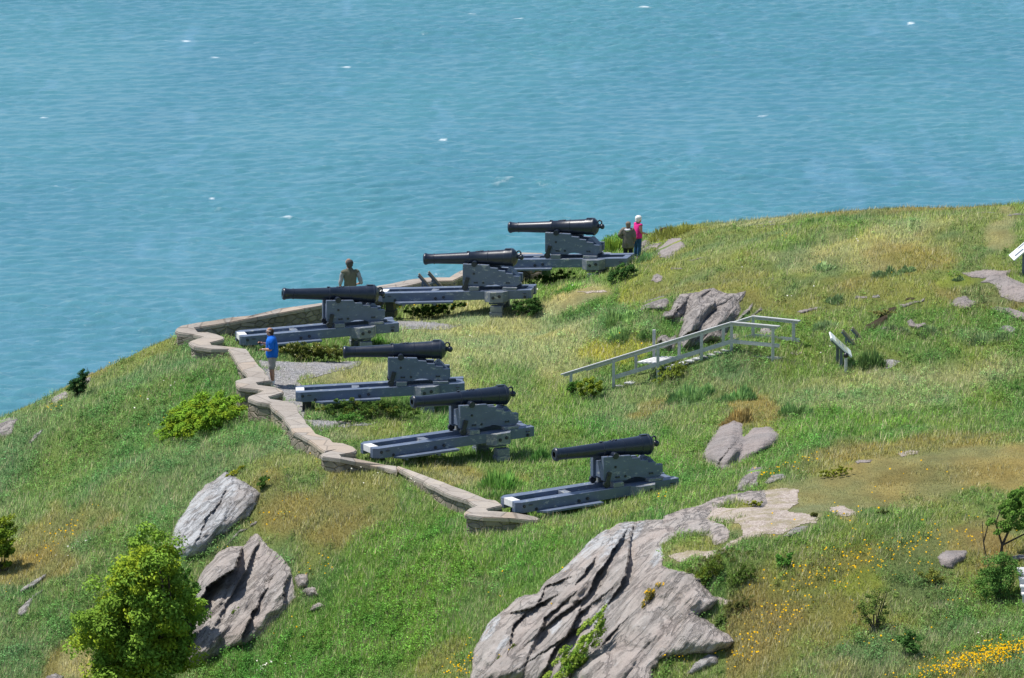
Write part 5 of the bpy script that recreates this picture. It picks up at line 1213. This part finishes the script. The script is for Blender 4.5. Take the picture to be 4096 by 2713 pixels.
    tall_weeds('bright tall grass mound left of the two women', 2450, 1000, 110, 90, (.135, .20, .03), 1800)
    tall_weeds('yellowish tall grass mound right of the two women', 2690, 935, 170, 65, (.17, .18, .045), 1900)
    tall_weeds('pale weed standing on the far wall left of the cannon muzzle', 1143, 1240, 60, 38, (.12, .165, .06), 240, blade=.02)
    shrub('yellow-green sprigs over the far wall', 1040, 1268, 70, 26, 'yel', 900, .05, 'sprig', 'sprig', .5, 16, lump=.25)
    shrub('green sprigs over the far wall nearer the corner', 925, 1285, 110, 40, (.11, .175, .03), 900, .05, 'sprig', 'sprig', .4, 20, lump=.2)
    shrub('dry brown weeds against the inner face of the far wall', 1080, 1325, 100, 50, (.10, .09, .05), 1500, .035, 'dry_weeds', 'weeds', .4, 26, lump=.2, blossoms=(26, (.55, .53, .42), .03))
    # by the boardwalk and signs
    shrub('yellow-green bush at the foot of the boardwalk', 2370, 1590, 130, 95, (.13, .17, .02), 3200, .06, 'bush', 'bush', .7, 40, lump=.17)
    shrub('dark green bush at the lower left end of the boardwalk', 2295, 1585, 70, 75, (.05, .115, .02), 1700, .055, 'bush', 'bush', .7, 22, lump=.2)
    shrub('olive bush in front of the boardwalk landing', 2680, 1520, 170, 70, (.12, .155, .025), 2600, .05, 'bush', 'bush', .6, 46, lump=.18)
    tall_weeds('blue-green weed patch left of the crag', 2490, 1350, 150, 50, (.11, .175, .055), 1900)
    tall_weeds('green weeds at the foot of the leaning slab', 2575, 1352, 70, 45, (.105, .175, .05), 1300)
    tall_weeds('green weed patch above the yellow grass', 2470, 1290, 130, 80, (.115, .18, .055), 1300)
    tall_weeds('dark spiky plant beside the white sign', 3478, 1470, 100, 110, (.06, .10, .03), 1300)
    tall_weeds('blue-green weed patch in the gully below the boardwalk', 2760, 1600, 170, 100, (.09, .155, .05), 1700)
    tall_weeds('dark weed patch lower in the gully', 2950, 1600, 130, 90, (.085, .15, .048), 1300)
    tall_weeds('weed patch right in the gully', 3180, 1660, 140, 70, (.095, .16, .05), 1200)
    tall_weeds('brown grass tuft on top of the two-humped boulder', 2950, 1690, 130, 90, (.19, .145, .055), 1500)
    for i, (u, v, w, h, lab) in enumerate(((3550, 1100, 100, 52, 'blue-green tuft alone in the middle of the right hill'), (3625, 1085, 60, 42, 'blue-green tuft just right of the lone hill tuft'), (3585, 1330, 90, 55, 'round tuft between the dark turf hollow and the double rock'), (3725, 1340, 80, 60, 'upright tuft right of the double rock'), (3960, 1365, 170, 62, 'wide blue-green tuft near the right edge above the green slope'), (3290, 1320, 120, 70, 'blue-green tuft above the white sign'), (3285, 1080, 120, 40, 'low tuft left of the lone hill tuft'), (3345, 1210, 70, 50, 'green tuft above the small rock in dry grass'), (3830, 1120, 40, 26, 'small dark tuft at the turf edge of the rock pavement'))):
        tall_weeds(lab, u, v, w, h, (.105, .150, .062), 900, 'grass_tuft', 'tuft')
    shrub('dark overhanging turf lip above the hollow on the right hill', 3530, 1268, 120, 30, (.15, .15, .05), 1600, .05, 'turf_lip', 'turf', .3, 40, lump=.25)

# ------------------------------------------------------------------ grass and flowers (uncountable)
def build_grass(N=1600000):
    ui = np.where((GU > -420) & (GU < 4560))[0]; yi = np.where((GY > 150) & (GY < 241))[0]
    i0, i1, j0, j1 = ui[0], ui[-1], yi[0], yi[-1]
    sl = (TZ - CZ) / _Y; run = np.maximum.accumulate(sl, 0)
    vis = (sl + .45 / _Y) >= run - 1e-6
    dv = np.abs(TV[:-1] - TV[1:])[j0:j1, i0:i1] * (GU[i0 + 1:i1 + 1] - GU[i0:i1])[None]
    front = (TV[:-1] - TV[1:])[j0:j1, i0:i1] > 0
    w = np.where(vis[j0:j1, i0:i1], np.where(front, dv, 0) + 10.0, 1.5)
    tv = TV[j0:j1, i0:i1]; w = w * ((tv > 560) & (tv < 3080))
    cells = RNG.choice(w.size, N, p=(w / w.sum()).ravel())
    jj, ii = np.unravel_index(cells, w.shape)
    Yb = GY[j0 + jj] + RNG.random(N) * .25; uu = GU[i0 + ii] + RNG.random(N) * (GU[i0 + ii + 1] - GU[i0 + ii])
    x = (uu - CX) / F * Yb / cP; y = Yb; z = H(x, y)
    pu, pv = project(np.stack([x, y, z], -1))
    keep = np.ones(N, bool)
    gr = fbm(x * 1.6, y * 1.1, 3, 401)
    for k_, poly in enumerate(ROCKS + SHEETS):
        lo = poly.min(0) - 4; hi = poly.max(0) + 4
        m = np.where(keep & (pu > lo[0]) & (pu < hi[0]) & (pv > lo[1]) & (pv < hi[1]))[0]
        if len(m):
            ins = pip(pu[m], pv[m], poly) & pip(pu[m], pv[m] + 11, poly) & pip(pu[m] + 8, pv[m], poly) & pip(pu[m] - 8, pv[m], poly) & pip(pu[m], pv[m] - 5, poly)
            if k_ >= len(ROCKS): ins &= ~((gr[m] > .42) | (RNG.random(len(m)) < .015))
            keep[m[ins]] = False
    for poly in WALLXY:
        keep[pip(x, y, poly)] = False
    x, y, z, pu, pv = x[keep], y[keep], z[keep], pu[keep], pv[keep]
    col, h, den = zone(pu, pv, x, y)
    m = RNG.random(len(x)) < den; x, y, z, col, h, pu, pv = x[m], y[m], z[m], col[m], h[m], pu[m], pv[m]
    n = len(x); h = h * RNG.uniform(.45, 1.25, n)
    for gx, gy, a in GUNLOC:       # short growth under the slides
        dx, dy = x - gx, y - gy; lx = dx * math.cos(a) + dy * math.sin(a); ly = -dx * math.sin(a) + dy * math.cos(a)
        u_ = (lx > -3.3) & (lx < 2.0) & (np.abs(ly) < .95); h = np.where(u_, np.minimum(h, .22), h)
    px, py = tuple(ground(1090, 1543)[0][:2])
    h = np.where(np.hypot(x - px, y - py) < .5, .03, h)
    # pale seed stalks among the blades
    lum = col.sum(1); sd = RNG.random(n) < np.clip(.03 + (lum - .60) * .45, .025, .20)
    c = col * np.exp(RNG.normal(0, .15, (n, 1))) * np.exp(RNG.normal(0, .06, (n, 3)))
    c[sd] = np.array([.62, .58, .34]) * np.exp(RNG.normal(0, .2, (sd.sum(), 1)))
    h = np.where(sd & (h > .07), h * 1.5, h); wd = np.where(sd, .0075, .0115) * RNG.uniform(.6, 1.3, n) * np.clip(h / .14, .6, 1.1)
    a = RNG.random(n) * 6.283; wv = np.stack([np.cos(a), np.sin(a) * .6, a * 0], 1) * wd[:, None]
    b = np.stack([x, y, z - .02], 1)
    lean = np.stack([RNG.normal(.16, .30, n), RNG.normal(0, .30, n), np.ones(n)], 1) * h[:, None]
    tip = b + lean
    V = np.stack([b - wv, b + wv, tip], 1).reshape(-1, 3)
    o = mobj('grass', np_mesh('grass', V, np.arange(3 * n).reshape(n, 3), col=np.repeat(c, 3, 0)), M['grass']); tag(o, 'long summer grass and herbs covering the headland', 'grass', kind='stuff')

def build_herbs(K=8000, per=36):
    """low broad-leaved herbs that break up the grass"""
    u = RNG.uniform(-120, 4200, K * 4); v = RNG.uniform(880, 2800, K * 4)
    P = ground(u, v); pu, pv = project(P); ok = (P[:, 1] < 230) & (np.abs(P[:, 2] - H(P[:, 0], P[:, 1])) < .3)
    for poly in ROCKS + SHEETS: ok &= ~pip(pu, pv, poly)
    for poly in WALLXY: ok &= ~pip(P[:, 0], P[:, 1], poly)
    for gx, gy, a in GUNLOC: ok &= np.hypot(P[:, 0] - gx + .6 * math.cos(a), P[:, 1] - gy + .6 * math.sin(a)) > 2.6
    col, h, den = zone(pu, pv, P[:, 0], P[:, 1]); gn = col[:, 1] / (col[:, 0] + 1e-6)
    ok &= (RNG.random(len(P)) < np.clip((gn - .95) * 1.3, .05, 1) * np.clip(.5 + 1.6 * fbm(P[:, 0] * .35, P[:, 1] * .3, 3, 511), .03, 1)) & (h > .09)
    P, col = P[ok][:K], col[ok][:K]; K = len(P)
    k = np.repeat(np.arange(K), per); n = len(k); R_ = (.10 + .34 * RNG.random(K) ** 2)[k]; hh = RNG.uniform(.10, .30, K)[k]
    d = RNG.normal(size=(n, 3)); d /= np.linalg.norm(d, axis=1, keepdims=True); d[:, 2] = np.abs(d[:, 2])
    p = P[k] + d * np.stack([R_, R_, hh], 1) * (RNG.random(n) ** .5)[:, None] + np.array([0, 0, .03])
    nr = d * .5 + RNG.normal(size=(n, 3)) * .4; nr[:, 2] += .6; nr /= np.linalg.norm(nr, axis=1, keepdims=True)
    c = col[k] * np.array([.58, .74, .68])[None] * np.exp(RNG.normal(0, .22, (K, 1)))[k] * np.exp(RNG.normal(0, .2, (n, 1)))
    o = mobj('herbs', leaf_mesh('herbs', p, nr, .055 * RNG.uniform(.6, 1.3, n), c, .5), M['leaf']); tag(o, 'low broad-leaved herbs mixed into the grass', 'herbs', kind='stuff')

def flowers(name, label, spots, col, size):
    ps = []
    for u, v, ru, rv, rot, n in spots:
        n = max(2, int(n * .6)); ru *= 1.25; rv *= 1.35
        r = np.sqrt(RNG.random(n)) * RNG.uniform(.2, 1.1, n); t = RNG.random(n) * 6.283; a, b = r * np.cos(t) * ru, r * np.sin(t) * rv; c, s = math.cos(R(rot)), math.sin(R(rot))
        ps.append(np.stack([u + a * c - b * s, v + a * s + b * c], 1))
    q = np.concatenate(ps); P = ground(q[:, 0], q[:, 1]); P = P[np.abs(P[:, 2] - H(P[:, 0], P[:, 1])) < .3]; n = len(P)
    P[:, 2] += RNG.uniform(.10, .30, n)
    nr = np.tile([0, -.45, .8], (n, 1)) + RNG.normal(0, .35, (n, 3)); nr /= np.linalg.norm(nr, axis=1, keepdims=True)
    a = np.cross(nr, [0, 0, 1.0]); a /= np.linalg.norm(a, axis=1, keepdims=True); b = np.cross(nr, a)
    r = size * RNG.uniform(.55, 1.25, n)[:, None]
    ring = [P + r * (a * math.cos(t) * 1 + b * math.sin(t)) * (1 if k % 2 else .72) for k, t in enumerate(np.linspace(0, 6.283, 9)[:-1])]
    V = np.stack([P + nr * r * .25] + ring, 1).reshape(-1, 3); i9 = np.arange(n)[:, None] * 9
    f = np.concatenate([i9 + np.array([[0, 1 + k, 1 + (k + 1) % 8]]) for k in range(8)])
    c = np.array(col)[None] * np.exp(RNG.normal(0, .15, (n, 1)))
    # stalks
    o = mobj(name, np_mesh(name, V, f, col=np.repeat(c, 9, 0)), M['petal']); tag(o, label, 'flowers', kind='stuff')
def build_flowers():
    flowers('yellow_flowers', 'small yellow wildflowers scattered over the slopes', [
        (3700,2200,420,60,-14,170),(3480,2270,330,110,-10,150),(3230,2330,220,110,-20,110),(3150,2480,130,60,-10,80),(3050,2560,90,50,-30,40),(3400,2080,300,70,-6,45),(3880,2668,300,44,-14,760),(4010,2630,130,40,-14,420),
        (2720,2630,120,40,-20,70),(2960,2650,90,40,-10,50),(3000,2570,60,30,0,22),(3200,1870,180,22,-14,50),(3060,1925,60,14,0,24),(1850,2690,130,32,-20,85),(1880,2600,30,40,0,10),(2060,2700,40,20,0,16),(3550,2560,220,60,-10,24),(3800,2430,160,80,0,14),(3700,1900,360,90,0,12),
        (270,2140,140,60,-30,45),(190,2210,90,50,-40,22),(1270,2290,90,60,-20,26),(1120,2080,110,40,-20,26),(1060,1930,40,30,0,8),(390,1445,50,50,-40,12),(215,1645,50,16,-20,16),(30,2400,40,30,0,8),(900,2230,30,20,0,4),(640,1700,150,90,0,8),(1160,2560,110,90,0,10),(2270,2330,25,25,0,5),
        (2640,2030,60,30,-20,8),(2000,2400,60,60,0,5),(3140,975,30,14,0,7),(1625,1235,30,14,0,7),(2140,1085,12,5,0,3),(2500,1420,120,40,-10,6),(3500,1120,300,120,0,6),(1300,1880,150,60,0,10)], (.80, .47, .008), .025)
    flowers('white_flowers', 'small white wildflowers in the grass', [(300,2210,110,30,-20,14),(350,2180,20,10,0,5),(1060,2690,45,16,-20,26),(1170,2670,40,30,0,6),(690,1555,30,10,0,5),(600,1640,60,30,0,4),(1640,1950,40,20,0,6),(1450,1950,200,90,0,9),(560,2030,250,120,0,6),(2600,1500,120,20,0,7),(3430,975,30,5,0,8),(3180,1180,300,120,0,9),(3950,2580,120,50,0,6),(3300,1420,60,30,0,6),(2150,1165,150,20,0,7),(1900,1330,200,40,0,6)], (.75, .73, .62), .026)
# ------------------------------------------------------------------ boardwalk, signs, small things
def plank(name, a, b, w, t, mat, root, org, up=(0, 0, 1), bevel=.006):
    """board from a to b; w = size along the sideways axis, t = thickness along up"""
    a = Vector(a) - org; b = Vector(b) - org; d = b - a; L = d.length; d.normalize()
    s = d.cross(Vector(up)).normalized(); n = s.cross(d)
    m = Matrix((( d.x, s.x, n.x, 0), (d.y, s.y, n.y, 0), (d.z, s.z, n.z, 0), (0, 0, 0, 1)))
    bm = bmesh.new(); bmesh.ops.create_cube(bm, size=1, matrix=Matrix.Translation((a + b) / 2) @ m @ Matrix.Diagonal((L, w, t, 1)))
    return bm_obj(name, bm, M[mat], root, bevel=bevel)
def build_boardwalk():
    q = lambda p: (2220 + p[0] / 2.3216, 1200 + p[1] / 2.3216)
    P = lambda p, Y: Vector(at_Y(*q(p), Y))
    nC = P((1640, 207), 199.0); nB = P((55, 695), 199.8); nE = P((2085, 247), 198.2)
    off = Vector(P((1840, 152), 200.0) - nC); fC = nC + off
    fB = P((265, 642), 200.6); fE = P((2275, 196), 199.2)
    root = empty('boardwalk', (nC.x - 2, nC.y, nC.z - 1.6), 0, 'weathered grey wooden boardwalk stairs with handrails in front of the crag', 'boardwalk')
    org = Vector(root.location); T = 'timber'
    for a, b in ((nB, nC), (nC, nE), (fB, fC), (fC, fE)):
        d = (b - a).normalized(); ext = d * .03
        plank('handrail', a, b + ext * 0, .12, .04, T, root, org)
        a2 = a - Vector((0, 0, .06)); b2 = b - Vector((0, 0, .06)); plank('rail_board', a2 + d * .08, b2 - d * .08, .035, .06, T, root, org)
    def on(a, b, px):      # point on rail a-b at crop column px
        u = q((px, 0))[0]; best = min((abs(project(np.array(a.lerp(b, t)))[0] - u), t) for t in np.linspace(0, 1, 201)); return a.lerp(b, best[1])
    def post(p, hgt, top=0): plank('post', p + Vector((0, 0, -hgt)), p + Vector((0, 0, -.025 + top)), .09, .09, T, root, org, (0, 1, 0))
    for px in (150, 545, 955, 1365): post(on(nB, nC, px), 1.15)
    for p in (nC - Vector((0, 0, 0)), on(nC, nE, 2025)): post(p, 1.2)
    for px in (750, 1155, 1565): post(on(fB, fC, px), 1.15)
    for p in (fC, on(fC, fE, 2215)): post(p, 1.2)
    tp = P((920, 270), 200.4); post(tp, 1.25)
    dn = Vector((0, 0, -.58))
    plank('lower_rail', on(nB, nC, 560) + dn, nC + dn, .04, .12, T, root, org); plank('lower_rail', nC + dn, nE + dn, .04, .11, T, root, org)
    plank('lower_rail', on(fB, fC, 1200) + dn, fC + dn, .04, .11, T, root, org); plank('lower_rail', fC + dn, fE + dn, .04, .11, T, root, org)
    # treads and landings
    w = Vector((off.x, off.y, 0))
    def tread(c, L, mt='deck'):
        c = Vector(c); d = Vector((nC.x - nB.x, nC.y - nB.y, 0)).normalized()
        a = c + w * .04; b = c + w * .96
        plank('tread', a, b, L, .05, mt, root, org)
    for i in range(9):
        c = on(nB, nC, 1040 + i * 66); tread(c + Vector((0, 0, -.80)), .30, 'timber')
    l0 = on(nB, nC, 760); zl = on(nB, nC, 955).z - .56
    for i in range(6):
        c = l0 + (on(nB, nC, 985) - l0) * ((i + .5) / 6); c.z = zl; tread(c, .155)
    for i in range(5):
        c = on(nB, nC, 330 + i * 85); tread(c + Vector((0, 0, -.90)), .30, 'timber')
    for i in range(10):
        c = nC.lerp(nE, (i + .5) / 10) + Vector((0, 0, -.98)); a = c; plank('deck_board', c, c + w, .15, .045, T, root, org)

def build_signs():
    # white interpretive board, seen nearly edge on
    g = ground(3368, 1462)[0]; Yc = g[1]
    c = [Vector(at_Y(3320, 1326, Yc + .45)), Vector(at_Y(3403, 1402, Yc + .45)), Vector(at_Y(3409, 1427, Yc - .45)), Vector(at_Y(3327, 1351, Yc - .45))]
    def board(root, org, c, mat, th, name='panel', rim=None):
        n = (c[1] - c[0]).cross(c[3] - c[0]).normalized()
        if n.z < 0: n = -n
        bm = bmesh.new(); top = [bm.verts.new(p - org) for p in c]; bot = [bm.verts.new(p - org - n * th) for p in c]
        bm.faces.new(top); bm.faces.new(bot[::-1])
        for i in range(4): bm.faces.new((top[i], bot[i], bot[(i + 1) % 4], top[(i + 1) % 4]))
        bmesh.ops.recalc_face_normals(bm, faces=bm.faces[:]); return bm_obj(name, bm, M[mat], root, bevel=.006), n
    root = empty('information_board', tuple(g), 0, 'white-rimmed slanted information board beside a black ball post', 'sign'); org = Vector(g)
    pn, n = board(root, org, c, 'panel_white', .05)
    lp = lambda a, b, t: a.lerp(b, t)
    def inner(u, v): return lp(lp(c[0], c[1], u), lp(c[3], c[2], u), v)
    ic = [inner(.22, .08) + n * .004, inner(.80, .08) + n * .004, inner(.80, .92) + n * .004, inner(.22, .92) + n * .004]
    board(pn, org, ic, 'panel_green', .003, 'print')
    for t in (.38, .55):
        board(pn, org, [inner(t, .3) + n * .008, inner(t + .03, .3) + n * .008, inner(t + .03, .8) + n * .008, inner(t, .8) + n * .008], 'panel_ink', .003, 'text_line')
    for t, v in ((.42, .2), (.55, .75)):
        p = inner(t, v) - n * .06; zg = float(H(p.x, p.y)); plank('post', (p.x, p.y, zg - .2), p, .09, .09, 'post_grey', root, org, (0, 1, 0))
    plank('bracket', inner(.12, .45) - n * .09, inner(.85, .45) - n * .09, .5, .07, 'post_grey', root, org, tuple(n))
    # twin slanted easels on two posts with a bar
    def easel(label, u1, v1, grp, Y):
        e0 = Vector(at_Y(u1, v1, Y)); e1 = Vector(at_Y(u1 + 54, v1 + 62, Y)); off = Vector((.31, .42, .0))
        root = empty('sign_easel', (e0.x + .3, e0.y, float(H(e0.x + .3, e0.y))), 0, label, 'sign', grp); org = Vector(root.location)
        d = (e1 - e0).normalized(); nrm = Vector((-d.z, 0, d.x)); nrm = -nrm if nrm.z < 0 else nrm
        for k in range(2):
            a, b = e0 + off * k, e1 + off * k
            plank('slanted_board', a, b, .10, .055, 'panel_back', root, org, tuple(nrm)); plank('backing', a.lerp(b, .06) - nrm * .058, a.lerp(b, .88) - nrm * .058, .07, .06, 'post_grey', root, org, tuple(nrm))
            p = a.lerp(b, .42) - nrm * .08; plank('post', (p.x, p.y, float(H(p.x, p.y)) - .2), p, .065, .065, 'post_grey', root, org, (0, 1, 0))
        p = e0.lerp(e1, .62) - nrm * .10; plank('cross_bar', p, p + off, .05, .06, 'post_grey', root, org)
        return root
    easel('twin slanted board stand behind the second farthest cannon, against the wall', 1675, 1095, 'twin slanted board stands', 214.2)
    easel('twin slanted board stand on the right hill, behind the white information board', 3370, 1320, 'twin slanted board stands', Yc + 1.6)
    # black ball on a post
    g = ground(3384, 1492)[0]; org = Vector(g); root = empty('ball_post', tuple(g), 0, 'grey post topped with a shiny black ball in front of the white information board', 'post')
    pb = Vector(at_Y(3384, 1422, g[1])); bm = bmesh.new(); cyl(bm, (0, 0, -.2), (pb - org) - Vector((0, 0, .05)), .045, seg=14); bm_obj('post', bm, M['timber'], root, bevel=.004)
    bm = bmesh.new(); sphere(bm, pb - org, .082, seg=24); bm_obj('ball', bm, M['black_plastic'], root, smooth=True)
    # right edge sign
    g = ground(4092, 1092)[0]; org = Vector(g); root = empty('information_board', tuple(g), 0, 'bright white tilted sign on two dark posts at the right edge', 'sign')
    a = Vector(at_Y(4034, 1020.6, g[1])); w = Vector((.14, -.32, -.115)); l = Vector((.48, 0, .415)) * 2.0
    c = [a, a + l, a + l + w, a + w]; pn, n = board(root, org, c, 'panel_white', .05)
    def inner2(u, v): return lp(lp(c[0], c[1], u), lp(c[3], c[2], u), v)
    for u0, u1, v0, v1 in ((.10, .36, .58, .72), (.28, .50, .14, .22), (.55, .9, .14, .22), (.44, .9, .5, .75)):
        board(pn, org, [inner2(u0, v0) + n * .006, inner2(u1, v0) + n * .006, inner2(u1, v1) + n * .006, inner2(u0, v1) + n * .006], 'panel_ink', .004, 'text_line')
    for u in (.36, .56):
        p = inner2(u, .55) - n * .05; plank('post', (p.x, p.y, float(H(p.x, p.y)) - .2), p, .085, .085, 'post_grey', root, org, (0, 1, 0))
    # wooden steps cut by the right edge
    g = ground(4085, 2425)[0]; org = Vector(g); k = g[1] / F; root = empty('wooden_steps', tuple(g), 0, 'weathered white-edged wooden steps cut by the right edge', 'steps')
    for i in range(3):
        a = Vector(at_Y(4076 + 6 * i, 2318 + 31 * i, g[1] + .35 - .26 * i)); plank('tread', a + Vector((0, .12, 0)), a + Vector((1.1, .12, 0)), .30, .05, 'deck', root, org)
        plank('riser', a + Vector((.01, -.02, -.11)), a + Vector((1.1, -.02, -.11)), .03, .17, 'timber', root, org)
    a = Vector(at_Y(4074, 2296, g[1] + .65)); plank('landing_board', a + Vector((0, .3, 0)), a + Vector((1.1, .3, 0)), .8, .05, 'timber', root, org)
    # iron hoop on the far ledge
    p = R5([(1020, 352), (1006, 255), (1082, 233), (1122, 330)]); Yh = hitY([p[0][0]], [p[0][1] + 4])[0]; pts = [Vector(at_Y(u, v, Yh - .1)) for u, v in p]
    bm = bmesh.new(); org = pts[0].copy()
    for a, b in zip(pts[:-1], pts[1:]): cyl(bm, a - org, b - org, .022, seg=10)
    for q in pts[1:3]: sphere(bm, q - org, .024, seg=10)
    cyl(bm, pts[0] - org, pts[0] - org - Vector((0, 0, .3)), .022, seg=10); cyl(bm, pts[3] - org, pts[3] - org - Vector((0, 0, .4)), .022, seg=10)
    o = bm_obj('iron_hoop', bm, M['rust'], smooth=True); o.location = org; tag(o, 'rusty bent iron hoop standing on the far rock ledge', 'hoop')

# ------------------------------------------------------------------ light and camera
def build_light():
    elev, az = 64.0, 291.0           # azimuth clockwise from +Y
    w = bpy.data.worlds.new('World'); scene.world = w; w.use_nodes = True; nt = w.node_tree
    bg = nt.nodes['Background']; sky = nt.nodes.new('ShaderNodeTexSky'); sky.sky_type = 'NISHITA'; sky.sun_disc = False
    sky.sun_elevation = R(elev); sky.sun_rotation = R(az); sky.altitude = 100; sky.ozone_density = 1.2; sky.air_density = 1.0; sky.dust_density = .6
    nt.links.new(sky.outputs[0], bg.inputs[0]); bg.inputs[1].default_value = .12
    l = bpy.data.lights.new('sun', 'SUN'); l.energy = 4.8; l.angle = R(.53); l.color = (1, .955, .89)
    o = bpy.data.objects.new('sun', l); link(o)
    d = Vector((math.sin(R(az)) * math.cos(R(elev)), math.cos(R(az)) * math.cos(R(elev)), math.sin(R(elev))))
    o.rotation_euler = d.to_track_quat('Z', 'Y').to_euler(); o.location = (-60, 260, 120)
    vs = scene.view_settings; vs.view_transform = 'Standard'; vs.look = 'None'; vs.exposure = .22; vs.gamma = 1; vs.use_curve_mapping = False
    cam = bpy.data.cameras.new('camera'); cam.sensor_width = 36; cam.lens = 36 * F / 4096; cam.clip_start = 1; cam.clip_end = 20000
    c = bpy.data.objects.new('camera', cam); link(c); c.location = (0, 0, CZ); c.rotation_euler = (R(90) - PITCH, 0, 0); scene.camera = c
    scene.cycles.max_bounces = 6; scene.cycles.diffuse_bounces = 3; scene.cycles.transmission_bounces = 4

import time
_t = time.time()
def step(f, *a):
    global _t
    f(*a); print('%-18s %.1fs' % (f.__name__, time.time() - _t)); _t = time.time()
for f in (build_light, build_sheets, build_rocks, build_terrain, build_walls, build_water, build_guns, build_people, build_plants, build_grass, build_herbs, build_flowers, build_boardwalk, build_signs): step(f)
